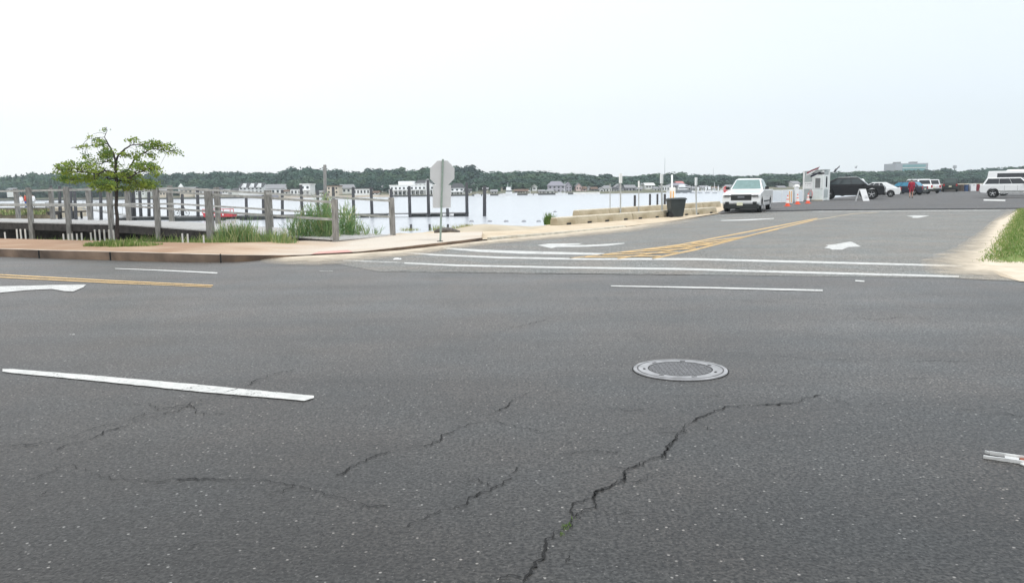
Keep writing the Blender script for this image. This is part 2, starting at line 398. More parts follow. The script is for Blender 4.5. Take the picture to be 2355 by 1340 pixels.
# far land: a low shore that rises gently inland
mbl = MB(); cols = list(range(-880, 3400, 60)); rows = [(0,-1.75),(1.5,-1.0),(14,-.4),(40,.6),(90,2.2),(200,4.5),(420,5)]
fv = []
for k, (dy, z) in enumerate(rows):
    for px in cols:
        Yd = shoreY(px)+dy; fv.append((at_depth(px, Yd), Yd, z))
fv = np.array(fv); nc = len(cols)
ii = (np.arange(len(rows)-1)[:,None]*nc+np.arange(nc-1)[None,:]).ravel()
fl = gmesh('far_shore_land', fv, np.stack([ii,ii+1,ii+1+nc,ii+nc],1), FARLAND, smooth=True); tag(fl, kind='structure', label='low far shore under the woods across the bay')

# roads ------------------------------------------------------------
def sheet(name, pts, z, m, label=None):
    mb = MB(); mb.ngon([(x,y,z) for x,y in pts])
    me = mb.build(name, m, fixn=False); me['kind'] = 'structure'
    if label: me['label'] = label
    bm = bmesh.new(); bm.from_mesh(me.data); bmesh.ops.triangulate(bm, faces=bm.faces)
    for f in bm.faces:
        if f.normal.z < 0: f.normal_flip()
    bm.to_mesh(me.data); bm.free(); return me
g2 = lambda x,y,z=0: tuple(G(x,y,z)[:2])
ca = g2(0,590); cb = g2(440,603)
main_edge = [(-300, ca[1]+(-300-ca[0])*-.26), ca, g2(150,595), g2(330,601), cb, g2(560,602), g2(650,593), g2(700,589), g2(760,604), g2(870,625), g2(1200,629), g2(1600,632), g2(2200,640), g2(2355,648), (200,-34)]
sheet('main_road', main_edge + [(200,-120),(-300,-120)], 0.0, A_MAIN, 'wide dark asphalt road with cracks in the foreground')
side_l = [(700,589),(830,583),(915,577),(1005,567),(1110,554),(1265,541),(1350,532),(1440,523),(1560,508),(1650,493)]
side = [g2(x,y) for x,y in side_l] + [g2(1760,487), g2(1870,484.5), g2(2100,482.5), g2(2345,480.5), (28.6,45.2), (11.5,18.0), (12.5,11.3), g2(2355,648), g2(2200,640), g2(1600,632), g2(1200,629), g2(870,625), g2(760,604)]
sheet('side_road', side, 0.004, A_SIDE, 'paler asphalt side road leading to the parking lot')
lot_near = [g2(1650,493), g2(1760,487), g2(1870,484.5), g2(2100,482.5), g2(2345,480.5)]
LZ = .055
lot = lot_near + [(60,35),(260,-20),(260,119),(60,119),(44,98.4),(29,77.4), g2(1845,462.3), g2(1765,466.5), g2(1690,468.5), (13.4,50.5)]
sheet('parking_lot', lot, LZ, A_LOT, 'dark asphalt parking lot beyond the side road')
mb = MB()
jr = random.Random(3)
for (x0,y0),(x1,y1) in zip(lot_near[1:], lot_near[2:]+[(60,35)]):
    nseg = 24
    for k in range(nseg):
        t0, t1 = k/nseg, (k+1)/nseg
        a = (x0+(x1-x0)*t0, y0+(y1-y0)*t0); c = (x0+(x1-x0)*t1, y0+(y1-y0)*t1); o_ = .16+jr.random()*.14
        mb.quad((a[0],a[1]-o_,.006),(c[0],c[1]-o_,.006),(c[0],c[1],LZ+.002),(a[0],a[1],LZ+.002))
struct(mb, 'lot_edge', M('seam_tar', (.02,.02,.022), .8), 'black edge where the lot surface meets the side road')

# sidewalk and curb --------------------------------------------------
def walkmat():
    m, n, l, b = nmat('sidewalk_concrete')
    geo = n.new('ShaderNodeNewGeometry'); sp = n.new('ShaderNodeSeparateXYZ'); l.new(geo.outputs['Position'], sp.inputs[0])
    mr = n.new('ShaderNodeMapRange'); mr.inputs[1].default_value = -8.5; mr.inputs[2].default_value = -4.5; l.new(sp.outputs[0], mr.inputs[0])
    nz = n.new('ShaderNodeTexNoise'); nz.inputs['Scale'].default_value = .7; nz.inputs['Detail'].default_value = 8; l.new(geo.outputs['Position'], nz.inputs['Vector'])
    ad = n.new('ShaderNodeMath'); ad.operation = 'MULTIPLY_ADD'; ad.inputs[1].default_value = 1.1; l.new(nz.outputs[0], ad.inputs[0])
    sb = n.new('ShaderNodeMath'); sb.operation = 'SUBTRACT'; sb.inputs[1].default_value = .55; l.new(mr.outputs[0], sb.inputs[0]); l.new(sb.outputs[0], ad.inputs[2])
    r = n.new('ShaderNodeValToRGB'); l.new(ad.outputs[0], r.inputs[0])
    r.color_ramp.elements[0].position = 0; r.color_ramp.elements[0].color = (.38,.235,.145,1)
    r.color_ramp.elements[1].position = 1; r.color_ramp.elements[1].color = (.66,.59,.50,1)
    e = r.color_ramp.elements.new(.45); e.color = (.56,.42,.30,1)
    f = n.new('ShaderNodeTexNoise'); f.inputs['Scale'].default_value = 30; l.new(geo.outputs['Position'], f.inputs['Vector'])
    mr2 = n.new('ShaderNodeMapRange'); mr2.inputs[3].default_value = .82; mr2.inputs[4].default_value = 1.14; l.new(f.outputs[0], mr2.inputs[0])
    mm = n.new('ShaderNodeMix'); mm.data_type = 'RGBA'; mm.blend_type = 'MULTIPLY'; mm.inputs[0].default_value = 1
    l.new(r.outputs[0], mm.inputs[6]); l.new(mr2.outputs[0], mm.inputs[7]); l.new(mm.outputs[2], b.inputs['Base Color']); b.inputs['Roughness'].default_value = .9
    return m
WALK = walkmat()
# (px, y curb bottom, y curb top, y back edge, z)
cs = [(-60,588.5,568.5,546.5,.2),(0,590,570,548,.2),(120,594.5,574.5,550.5,.2),(230,597.5,577.5,553,.2),(330,600.5,581,556,.2),(400,603,583.5,557,.2),(470,604,585,558,.19),(540,602.5,586,557.5,.16),(600,598.5,585.5,556.5,.12),
      (660,592.5,586.5,555,.06),(700,589.5,585.5,553,.035),(760,587,583,549,.035),(830,583,579,543,.05),(915,577,570.5,538,.09),(1005,567.5,561,536,.10),(1060,561,554.5,533.5,.10),(1110,554.5,548.5,531,.10)]
mw, mc, mt = MB(), MB(), MB()
left_dir = Vector((-1,.26,0)).normalized()
rows_ = []
for px, yb, yt, yk, z in cs:
    A = G(px, yb, -.01); T = Vector((0,0,0)); q = G(px, yb, 0)
    inward = Vector((.26,1,0)).normalized() if px < 500 else Vector((-.25,1,0)).normalized()
    top_front = Vector((q.x, q.y, z)) + inward*.03
    top_back = top_front + inward*.15
    bk = G(px, yk, z)
    rows_.append((A, top_front, top_back, Vector((top_back.x, top_back.y, z-.004)), Vector((bk.x, bk.y, z-.004)), Vector((bk.x, bk.y, -.3))))
first = rows_[0]; rows_.insert(0, tuple(v + left_dir*60 + (Vector((0,0,0))) for v in first))
for r0, r1 in zip(rows_, rows_[1:]):
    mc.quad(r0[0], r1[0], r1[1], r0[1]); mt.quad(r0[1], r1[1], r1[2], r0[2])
    mw.quad(r0[3], r1[3], r1[4], r0[4]); mw.quad(r0[4], r1[4], r1[5], r0[5])
struct(mw, 'sidewalk', WALK, 'tan sandy sidewalk along the water side')
ck = MB(); ck.v = mc.v+mt.v; ck.f = mc.f+[tuple(i+len(mc.v) for i in f) for f in mt.f]; ck.mi = [0]*len(mc.f)+[1]*len(mt.f)
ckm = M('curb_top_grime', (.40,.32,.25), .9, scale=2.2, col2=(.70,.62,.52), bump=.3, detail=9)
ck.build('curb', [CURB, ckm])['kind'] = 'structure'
# joints in the curb
mj = MB()
for px, yb, yt in ((89,594,573.5),(253,598.5,578.5),(507,604.5,586.5)):
    a = G(px, yb, 0); mj.box((a.x+.004, a.y+.02, .1), (.016,.05,.205))
struct(mj, 'curb_joint', DARK)
mm_ = MB()  # bank under the deck, the deck's shade put into its dark colour
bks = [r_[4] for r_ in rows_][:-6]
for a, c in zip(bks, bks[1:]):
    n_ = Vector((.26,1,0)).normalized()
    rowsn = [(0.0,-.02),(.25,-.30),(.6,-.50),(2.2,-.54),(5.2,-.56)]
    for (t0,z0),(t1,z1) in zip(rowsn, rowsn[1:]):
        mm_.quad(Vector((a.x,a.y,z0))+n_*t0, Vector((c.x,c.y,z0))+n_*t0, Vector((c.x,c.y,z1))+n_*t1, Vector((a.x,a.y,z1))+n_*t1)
struct(mm_, 'shaded_bank', M('bank_shade', (.035,.03,.022), .95, scale=2, col2=(.09,.075,.05), bump=.5), 'bank under the boardwalk with the deck shade in its dark colour')
# pink curb ramp
mp_ = MB(); q = [G(715,584.5,.045), G(812,579.5,.05), G(800,575,.05), G(735,578.5,.045)]
mp_.quad(*[v+Vector((0,0,.004)) for v in q]); struct(mp_, 'curb_ramp', TACT, 'faded pink dropped curb panel')
# light low curb beyond the corner
mlc = MB(); lc = [(1130,552),(1180,547),(1270,540),(1350,532.5),(1400,527),(1440,523)]
for (x0,y0),(x1,y1) in zip(lc, lc[1:]):
    a = G(x0,y0,0); c = G(x1,y1,0); nrm = Vector((-(c.y-a.y), c.x-a.x, 0)).normalized()*.16; h = Vector((0,0,.075))
    mlc.hexa([a-h*.3, c-h*.3, c+nrm-h*.3, a+nrm-h*.3, a+h, c+h, c+nrm+h, a+nrm+h])
struct(mlc, 'low_curb', CURBL, 'pale low curb along the side road')
# sand flat between curb and barriers
sf = [g2(1110,547,.06), g2(1180,544,.05), g2(1270,537.5), g2(1440,521.5), g2(1560,506), g2(1650,491.5), (13.2,50), g2(1660,467.5), g2(1500,479), g2(1320,495), (1.4,33.2), (-1.9,30.4), (-4.3,28.4), g2(1000,537,.05)]
sheet('sand_flat', sf, .012, SAND, 'pale sand between the road and the barriers')
def drift(name, inner, outer, label):
    m = MATS.get('sand_drift')
    if not m:
        m, n, l, b = nmat('sand_drift'); MATS['sand_drift'] = m
        at = n.new('ShaderNodeAttribute'); at.attribute_name = 'edge'
        geo = n.new('ShaderNodeNewGeometry'); nz = n.new('ShaderNodeTexNoise'); nz.inputs['Scale'].default_value = 2.2; nz.inputs['Detail'].default_value = 9; nz.inputs['Roughness'].default_value = .6
        l.new(geo.outputs['Position'], nz.inputs['Vector'])
        ad = n.new('ShaderNodeMath'); ad.operation = 'ADD'; l.new(at.outputs['Fac'], ad.inputs[0]); l.new(nz.outputs[0], ad.inputs[1])
        mr = n.new('ShaderNodeMapRange'); mr.inputs[1].default_value = .42; mr.inputs[2].default_value = 1.45; l.new(ad.outputs[0], mr.inputs[0])
        tr = n.new('ShaderNodeBsdfTransparent'); ms = n.new('ShaderNodeMixShader')
        r = n.new('ShaderNodeValToRGB'); r.color_ramp.elements[0].color = (.60,.50,.37,1); r.color_ramp.elements[1].color = (.76,.67,.54,1); l.new(nz.outputs[0], r.inputs[0])
        l.new(r.outputs[0], b.inputs['Base Color']); b.inputs['Roughness'].default_value = .95
        l.new(mr.outputs[0], ms.inputs[0]); l.new(tr.outputs[0], ms.inputs[1]); l.new(b.outputs[0], ms.inputs[2])
        l.new(ms.outputs[0], n['Material Output'].inputs['Surface'])
    vs, fs, ev = [], [], []
    K = 6
    for k, (a, o_) in enumerate(zip(inner, outer)):
        for j in range(K+1):
            t = j/K; vs.append((a[0]+(o_[0]-a[0])*t, a[1]+(o_[1]-a[1])*t, .016)); ev.append(1-t if k not in (0,len(inner)-1) else 0)
    for k in range(len(inner)-1):
        for j in range(K):
            i = k*(K+1)+j; fs.append((i,i+K+1,i+K+2,i+1))
    me = bpy.data.meshes.new(name); me.from_pydata(vs, [], fs); me.materials.append(m)
    at = me.attributes.new('edge', 'FLOAT', 'POINT'); at.data.foreach_set('value', ev)
    o = bpy.data.objects.new(name, me); COL.objects.link(o); o['kind'] = 'structure'; o['label'] = label
    return o
sheet('sand_verge', [g2(2345,648),g2(2300,636),g2(2272,618),g2(2268,600),g2(2276,572),g2(2290,535),g2(2302,508),g2(2338,485),(31,43),(38,5),(24,8.9),(12,11.75),g2(2355,648.5)], .012, M('verge_sand', (.60,.50,.37), .95, scale=2.2, col2=(.76,.67,.54), bump=.3, detail=10), 'pale sand verge around the lawn')
drift('sand_drift', [g2(2338,485),g2(2303,508),g2(2292,535),g2(2280,572),g2(2272,600),g2(2276,618),g2(2350,648)],
      [g2(2318,484),g2(2278,510),g2(2245,538),g2(2195,570),g2(2115,600),g2(2130,630),g2(2215,643)], 'sand washed over the side road edge')
drift('sand_drift', [g2(600,597),g2(660,592),g2(720,589),g2(830,583),g2(915,577),g2(1005,567),g2(1110,555),g2(1265,541),g2(1440,523),g2(1600,500)],
      [g2(600,606),g2(660,610),g2(740,612),g2(850,600),g2(960,590),g2(1040,575),g2(1130,564),g2(1290,550),g2(1450,535),g2(1610,508)], 'thin sand along the curb of the side road')

# painted markings ----------------------------------------------------
def stripe(name, pts, m, label, z=.0075, group=None):
    """pts: list of (px, y_top, y_bottom)"""
    mb = MB()
    for (x0,a0,b0),(x1,a1,b1) in zip(pts, pts[1:]):
        n_ = max(1, int(abs(x1-x0)/7)); f_ = lambda u, v, t: u+(v-u)*t
        for k in range(n_):
            q_ = []
            for t in (k/n_, (k+1)/n_):
                px_ = f_(x0,x1,t); lo = G(px_, f_(b0,b1,t), z); hi = G(px_, f_(a0,a1,t), z)
                w_ = .007*mnoise.noise(Vector((lo.x*9,lo.y*9,1)))+.005*mnoise.noise(Vector((lo.x*31,lo.y*31,2)))
                w2 = .007*mnoise.noise(Vector((hi.x*9,hi.y*9,5)))+.005*mnoise.noise(Vector((hi.x*31,hi.y*31,6)))
                q_.append((lo+Vector((0,w_,0)), hi+Vector((0,w2,0))))
            mb.quad(q_[0][0], q_[1][0], q_[1][1], q_[0][1])
    o = mb.build(name, m); tag(o, label=label, kind='structure', group=group); return o
def shape(name, pts, m, label, z=.010):
    mb = MB(); mb.ngon([G(x,y,z) for x,y in pts]); o = mb.build(name, m); tag(o, label=label, kind='structure')
    bm = bmesh.new(); bm.from_mesh(o.data); bmesh.ops.triangulate(bm, faces=bm.faces); bm.to_mesh(o.data); bm.free(); return o
stripe('lane_line', [(6,847.5,853.5),(30,848,857),(200,861,873),(450,883,899),(700,907,920.5),(722,909.5,914)], P_WHITE, 'thick white lane dash nearest the camera')
stripe('lane_line', [(265,616.5,618),(380,620.5,623),(500,626,629)], P_WHITE, 'thin white dash near the left curb')
stripe('lane_line', [(1405,656,658.5),(1650,660,663.5),(1892,665.5,669.5)], P_WHITE, 'thin white dash in the middle of the main road')
stripe('centre_line', [(-80,627.5,630),(0,630,632.5),(250,643.5,646),(490,655,657)], P_YEL, 'far strip of the double yellow centre line')
stripe('centre_line', [(-80,633,635.5),(0,635.5,638),(250,648,650.5),(486,658.5,660)], P_YEL, 'near strip of the double yellow centre line')
stripe('crosswalk_line', [(895,576.5,579),(1000,584,587.5),(1150,590,594),(1340,593.5,597.5),(1600,593.5,598),(1900,601,605.5),(2180,608.5,612.5),(2215,611,613)], P_WHITE, 'far white crosswalk line')
stripe('crosswalk_line', [(930,603,606),(1050,608,612),(1300,613,617),(1560,616,620.5),(1850,624,628.5),(2205,633.5,637.5)], P_WHITE, 'near white crosswalk line')
stripe('stop_line', [(1020,568.5,572),(1100,573.5,579),(1200,577,583.5),(1300,579.5,585),(1390,582,586)], P_WHITE, 'white stop line of the side road')
stripe('worn_line', [(683,587,590),(735,589,593),(768,593,596)], P_WHITE, 'worn white dash at the corner')
stripe('worn_line', [(788,597,600),(850,599,602.5),(930,603,605)], P_WORN, 'faded start of the near crosswalk line')
stripe('worn_line', [(1012,566,568),(1035,567,569.5)], P_WHITE, 'short white flake by the curb corner')
stripe('worn_line', [(1967,643.5,647),(1988,645,648)], P_WHITE, 'tiny white mark in the right lane')
stripe('worn_line', [(160,767.5,769.5),(172,767.5,769.5)], P_WORN, 'tiny white chip in the left lane')
stripe('worn_line', [(735,622.5,624),(765,622.5,624)], P_WORN, 'faded flake in front of the corner')
stripe('bay_line', [(1658,506.5,508),(1720,504,507),(1780,501.5,503)], P_WHITE, 'flattened white arrow in front of the pickup')
stripe('bay_line', [(2262,458,461.5),(2312,459,462.5)], P_WHITE, 'white bay mark under the white wagon', z=LZ+.006)
stripe('lot_line', [(1870,485.6,487),(2000,485,486.3),(2200,484,485.3),(2300,483.2,484.3)], P_WORN, 'worn white line along the lot edge', z=.009)
shape('painted_arrow', [(1895,569.5),(1909,571.5),(1913,574),(1937,574),(1951,568),(1981,567),(1960,556.5),(1955,555.5),(1940,558),(1920,561.5),(1898,563.5),(1905,565.5)], P_WHITE, 'white straight arrow on the side road')
shape('painted_arrow', [(2084,496.5),(2100,495.5),(2138,495.5),(2128,498),(2112,501),(2098,501),(2100,499)], P_WHITE, 'small far white arrow before the lot')
shape('painted_arrow', [(1236,563.5),(1262,560),(1340,559.5),(1330,562),(1300,563.5),(1350,563),(1400,560.5),(1435,558.5),(1437,560),(1400,565),(1340,567.8),(1280,568),(1268,571)], P_WHITE, 'long white left-turn arrow on the side road')
shape('painted_arrow', [(-60,660),(20,657.5),(70,656.5),(120,655),(198,654),(192,660),(168,670),(148,669),(118,664),(60,667),(0,672.5),(-60,676)], P_WHITE, 'white turn arrow at the left edge')
# yellow gore
YB = [(1310,593.2,594.8),(1400,582.5,584.2),(1560,562,564.5),(1760,524,526.5),(1880,501,503)]
YA = [(1500,592.5,596),(1600,572,575.5),(1690,549,552),(1780,526.5,529),(1870,505.5,507.5)]
stripe('centre_line', [(1870,505.5,507.3),(1960,491,492.2),(2020,487.8,488.6)], P_YELW, 'worn far end of the yellow median')
stripe('centre_line', YB, P_YEL, 'left strip of the yellow median')
stripe('centre_line', YA, P_YEL, 'right strip of the yellow median')
stripe('centre_line', [(1420,593.5,595.5),(1550,574,576),(1700,546.5,548),(1790,526,527.5)], P_YEL, 'inner strip of the yellow median', z=.013)
for k, (x0,y0,x1,y1) in enumerate(((1345,591,1520,588.5),(1385,586,1560,580),(1430,580.5,1600,571),(1480,574.5,1640,562),(1530,568,1670,555),(1590,559.5,1710,545))):
    stripe('hatch_line', [(x0,y0-1.2,y0+.8),(x1,y1-1.4,y1+.8)], P_YEL, 'yellow hatch line inside the median', z=.016, group='hatch lines of the yellow median')

# cracks ---------------------------------------------------------------
CRK = M('crack', (.012,.012,.012), .95)
def crack(px_pts, w0, seed, name='road_crack', z=.006, solid=.0):
    r = random.Random(seed); P0 = [G(x,y,z) for x,y in px_pts]; pts = []
    for a, b in zip(P0, P0[1:]):
        n_ = max(2, int((b-a).length/.016))
        for k in range(n_):
            t = k/n_; p = a.lerp(b, t); pts.append(p)
    pts.append(P0[-1]); mb = MB(); prev = None; ph = r.random()*10
    for k, p in enumerate(pts):
        q = pts[min(k+1,len(pts)-1)]-pts[max(k-1,0)]; nn = Vector((-q.y,q.x,0)).normalized()
        off = mnoise.noise(Vector((p.x*5+ph,p.y*5,ph)))*.045 + mnoise.noise(Vector((p.x*17+ph,p.y*17,ph)))*.034 + mnoise.noise(Vector((p.x*45+ph,p.y*45,ph)))*.014
        wd = w0*.62*max(solid, .80+1.5*mnoise.noise(Vector((p.x*5,p.y*5,ph+5))))*(.5+1.0*r.random())
        c = p+nn*off; cur = (c+nn*wd/2, c-nn*wd/2)
        if prev and wd > w0*.10: mb.quad(prev[0], prev[1], cur[1], cur[0])
        prev = cur
    o = mb.build(name, CRK, fixn=False); o['kind'] = 'structure'; return o
main_crack = [(1210,1340),(1222,1300),(1250,1255),(1292,1215),(1320,1195),(1345,1180),(1368,1165),(1365,1143),(1400,1122),(1418,1106),(1445,1080),(1480,1058),(1520,1046),(1545,1028),(1560,1005),(1572,985),(1600,962),(1622,952),(1680,935),(1760,928),(1830,922),(1890,908)]
crack(main_crack, .018, 1, solid=.42); crack([(x+2,y+2) for x,y in main_crack[7:17]], .012, 21)
crack([(1365,1143),(1320,1155),(1310,1170),(1335,1190)], .016, 2, solid=.5)
crack([(1572,985),(1510,998),(1470,1015)], .008, 3); crack([(1545,975),(1480,990),(1440,998)], .008, 4)
crack([(1210,903),(1190,918),(1140,943),(1125,965),(1060,978),(1000,1012),(920,1035),(850,1050),(770,1090)], .013, 5, solid=.2)
crack([(1130,966),(1180,980),(1250,990),(1330,985)], .008, 6)
crack([(1190,1072),(1180,1095),(1130,1115),(1085,1135),(1060,1155),(1010,1175),(980,1190),(940,1210)], .015, 7, solid=.4)
crack([(680,850),(620,862),(540,895),(430,930),(360,942),(310,957),(240,975),(150,1002),(90,1018),(0,1020)], .013, 8, solid=.3, z=.010)
crack([(600,905),(500,918),(380,950),(290,975),(200,1010),(130,1032)], .014, 9, solid=.3)
crack([(230,1095),(320,1105),(450,1103),(600,1103),(680,1110),(720,1125),(740,1138),(810,1150),(900,1162)], .014, 10, solid=.35)
crack([(340,1275),(370,1260),(460,1252)], .010, 11); crack([(0,1110),(80,1100),(160,1070),(230,1095)], .006, 12)
crack([(1260,735),(1180,752),(1120,775),(1050,772)], .010, 13)
crack([(900,623),(1200,627.5),(1590,631.5)], .05, 14, solid=.25); crack([(735,623),(800,619),(840,614)], .03, 15)
crack([(1660,808),(1760,815),(1880,825),(2050,830),(2150,828),(2355,834)], .010, 16)
crack([(1890,908),(1970,930),(2060,925)], .007, 17); crack([(2205,940),(2300,945),(2355,955)], .008, 18)
crack([(1950,722),(2010,735),(2090,728),(2140,733)], .012, 19)
crack([(1700,690),(1900,700),(2100,706),(2355,712)], .010, 20)
for k_, (pts_, w_) in enumerate((([(1480,1058),(1440,1075),(1400,1070)],.006),([(1368,1165),(1420,1180),(1450,1172)],.005),([(1292,1215),(1260,1205),(1235,1210)],.006),([(1250,1255),(1285,1262),(1300,1290)],.006),([(1140,943),(1100,935),(1060,940)],.005),([(1130,1115),(1100,1098),(1075,1102)],.005),([(680,1110),(650,1128),(600,1132)],.005),
  ([(430,930),(470,950),(540,952)],.006),([(360,942),(330,928),(280,930)],.005),([(1530,905),(1600,912),(1660,908)],.004),([(1300,1045),(1360,1032),(1420,1040)],.006),([(1460,1110),(1500,1088),(1530,1082)],.006),([(1400,935),(1450,942),(1480,938)],.007),([(1600,962),(1640,985),(1690,990)],.005),([(820,1230),(870,1215),(940,1222)],.005),([(1140,1335),(1170,1320),(1200,1325)],.008),([(1750,1010),(1800,1000),(1880,1006)],.004),([(2080,870),(2160,865),(2220,872)],.005),([(100,1130),(60,1160),(20,1165)],.006))):
    crack(pts_, w_*1.5, 60+k_, solid=.15)
# a little weed in the big crack
def blades(name, spots, m, label, cat=None, kind='stuff', n=100, h=.1, wd=.01, spread=.2, seed=1, lean=.5, hv=.5, group=None, ground_z=None):
    r = np.random.default_rng(seed); S = np.array([[s[0],s[1],s[2],s[3] if len(s) > 3 else 1] for s in spots], float)
    idx = r.integers(0, len(S), n); base = S[idx,:3].copy(); sc = S[idx,3]
    ang = r.random(n)*2*PI; rad = np.sqrt(r.random(n))*spread
    base[:,0] += np.cos(ang)*rad; base[:,1] += np.sin(ang)*rad
    H = h*sc*(1-hv+hv*2*r.random(n)*.5+ .0)*(.6+.8*r.random(n)); th = r.random(n)*2*PI; ph = r.random(n)*2*PI
    dx = np.stack([np.cos(th), np.sin(th), np.zeros(n)],1)*wd*.5
    ln = np.stack([np.cos(ph), np.sin(ph), np.zeros(n)],1)*(H*lean*r.random(n))[:,None]
    up = np.array([0,0,1.])
    mid = base+ln*.35+up*(H*.6)[:,None]; tip = base+ln+up*H[:,None]
    V = np.stack([base-dx, base+dx, mid+dx*.8, mid-dx*.8, tip+dx*.15, tip-dx*.15],1).reshape(-1,3)
    b0 = np.arange(n)*6; Fq = np.concatenate([np.stack([b0,b0+1,b0+2,b0+3],1), np.stack([b0+3,b0+2,b0+4,b0+5],1)])
    ms = m if isinstance(m, (list,tuple)) else [m]
    mi = r.integers(0, len(ms), n); mi = np.concatenate([mi,mi])
    o = gmesh(name, V, Fq, ms, mi); tag(o, label, cat, group, kind); return recenter(o)
cw = [tuple(G(x,y,0)) for x,y in ((1322,1195),(1312,1205),(1300,1216),(1290,1228),(1305,1210))]
blades('crack_weeds', cw, [GRASS1, LEAFG], 'tiny green weeds growing in the wide road crack', 'weeds', n=45, h=.016, wd=.005, spread=.02, seed=4)

# manhole ---------------------------------------------------------------
mc_ = G(1564, 850.5, 0); mh = thing('manhole_cover', 'round cast iron manhole cover with a pale worn ring set in the road', 'manhole cover', (mc_.x, mc_.y, 0))
mb = MB(); mb.lathe([(.405,.0),(.402,.011),(.372,.012),(.370,.008),(.362,.008),(.360,.013),(.275,.013),(.272,.006)], 48); mb.build('rim_ring', IRONL, mh)
mb = MB(); mb.lathe([(.414,.004),(.404,.005)], 48); mb.build('joint_ring', DARK, mh)
mb = MB(); mb.lathe([(.278,.0145),(.270,.0146)], 48); mb.build('lid_gap', DARK, mh)
mb = MB(); mb.lathe([(.372,.0142),(.362,.0142)], 48); mb.build('ring_groove', M('groove_grey',(.10,.10,.10),.8), mh)
for k in range(7):
    t = 2*PI*k/7+.4; mb = MB(); mb.box((math.cos(t)*.31, math.sin(t)*.31, .0138), (.045,.02,.0016), t+PI/2); mb.build('lift_slot', DARK, mh)
mb = MB(); mb.lathe([(.271,.008),(.05,.009),(.0,.009)], 40)
for i in range(-6,7):
    for j in range(-6,7):
        x, y = i*.039, j*.039
        if x*x+y*y < .0625: mb.box((x,y,.0105), (.024,.024,.004), PI/4*((i+j)%2))
mb.build('lid', IRON, mh)
# metal strip lying at the right
dm = G(2322,1057,0); dv = (G(2355,1062,0)-G(2270,1050,0)).normalized(); ang = math.atan2(dv.y, dv.x)
st = thing('metal_channel', 'bent white and rusty metal channel lying flat on the road at the right edge', 'metal scrap', (dm.x, dm.y, 0), ang)
WM = M('bare_metal', (.62,.63,.62), .4, metal=.3, scale=20, col2=(.80,.80,.78)); RUST = M('rust', (.20,.05,.025), .9, scale=40, col2=(.36,.12,.07))
mb = MB(); mb.bar((-.10,.048,.012),(.45,.048,.012),.008,.02); mb.bar((-.125,.060,.012),(-.10,.048,.012),.008,.014); mb.build('back_flange', WM, st)
mb = MB(); mb.bar((-.13,-.040,.010),(-.06,-.046,.012),.014,.016); mb.bar((-.06,-.046,.012),(.45,-.052,.012),.010,.02); mb.bar((.06,-.06,.008),(.085,-.085,.006),.03,.006); mb.build('front_flange', WM, st)
mb = MB(); mb.box((.01,0,.008),(.07,.075,.006)); mb.build('web_plate', WM, st)
mb = MB(); mb.box((.25,0,.007),(.40,.085,.006)); mb.build('rusty_web', RUST, st)


# ------------------------------------------------------------------ boardwalk ramp on the left
BD = Vector((-.838,.545,0)); BW = Vector((1.33,2.0,0)); B0 = Vector((-5.3,24.6,0)); BL = 27.4
def dz(s): return .42 if s > 11.3 else .10+.32*max(0,s)/11.3
def rh(s): return 1.12+.22*min(1, max(0,s)/11.3)
bw = thing('boardwalk_ramp', 'grey wooden boardwalk with post and rail sides that ramps down to the sidewalk', 'boardwalk', tuple(B0))
def bp_(s, t, z): return BD*s + BW*t + Vector((0,0,z))
mb = MB(); rr = random.Random(5); s_ = -.05
while s_ < BL:
    s1 = min(BL, s_+.14); z0, z1 = dz(s_), dz(s1); j = rr.uniform(-.002,.002)
    a, b_, c, d = bp_(s_+.006,-.015,z0+j), bp_(s1-.004,-.015,z1+j), bp_(s1-.004,1.015,z1+j), bp_(s_+.006,1.015,z0+j); h = Vector((0,0,.04))
    mb.hexa([a-h,b_-h,c-h,d-h,a,b_,c,d]); s_ += .146
mb.build('deck', DECKM, bw)
for t in (0.0, 1.0):
    mb = MB()
    for a, b_ in ((0.3,11.3),(11.3,BL)):
        for q in range(1):
            p0, p1 = bp_(a,t,dz(a)-.19), bp_(b_,t,dz(b_)-.19); mb.bar(p0,p1,.06,.28)
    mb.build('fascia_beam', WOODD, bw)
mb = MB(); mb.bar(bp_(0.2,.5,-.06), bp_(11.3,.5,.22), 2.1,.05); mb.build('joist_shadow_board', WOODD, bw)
mb = MB()  # dark boards added at the back so the gap under the deck reads as shade
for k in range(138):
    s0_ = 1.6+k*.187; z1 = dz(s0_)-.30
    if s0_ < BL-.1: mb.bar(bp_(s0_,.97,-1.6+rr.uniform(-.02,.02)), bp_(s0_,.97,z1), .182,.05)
mb.build('underdeck_shade_boards', WOODD, bw)
spac = [0,3,6,9,12,15,18,21.2,24.4]
for k, s_ in enumerate(spac):
    for t in (0,1):
        z0 = dz(s_); off = -.09 if t == 0 else .09; n_ = BW.normalized()*off
        wd = .17 if k not in (2,) else .22
        hgt = rh(s_)+(.12 if s_ > 0 else .10); bot = -1.0 if s_ > 1 else -.1
        p = bp_(s_,t,0)+n_; mb = MB(); lean = rr.uniform(-.02,.02)
        mb.bar((p.x,p.y,bot),(p.x+lean,p.y+rr.uniform(-.02,.02),z0+hgt),wd,wd)
        mb.build('post', WOOD, bw, bevel=.008)
for t in (0,1):
    for frac, hh in ((1.0,.05),(.53,.045)):
        for a, b_ in ((0,11.3),(11.3,BL)):
            n_ = BW.normalized()*(.02 if t == 0 else -.02)
            sag = Vector((0,0,rr.uniform(-.01,.01)))
            mb = MB(); mb.bar(bp_(a,t,dz(a)+rh(a)*frac)+n_, bp_(b_,t,dz(b_)+rh(b_)*frac)+n_+sag, .05, hh+.025); mb.build('rail', WOODL, bw)
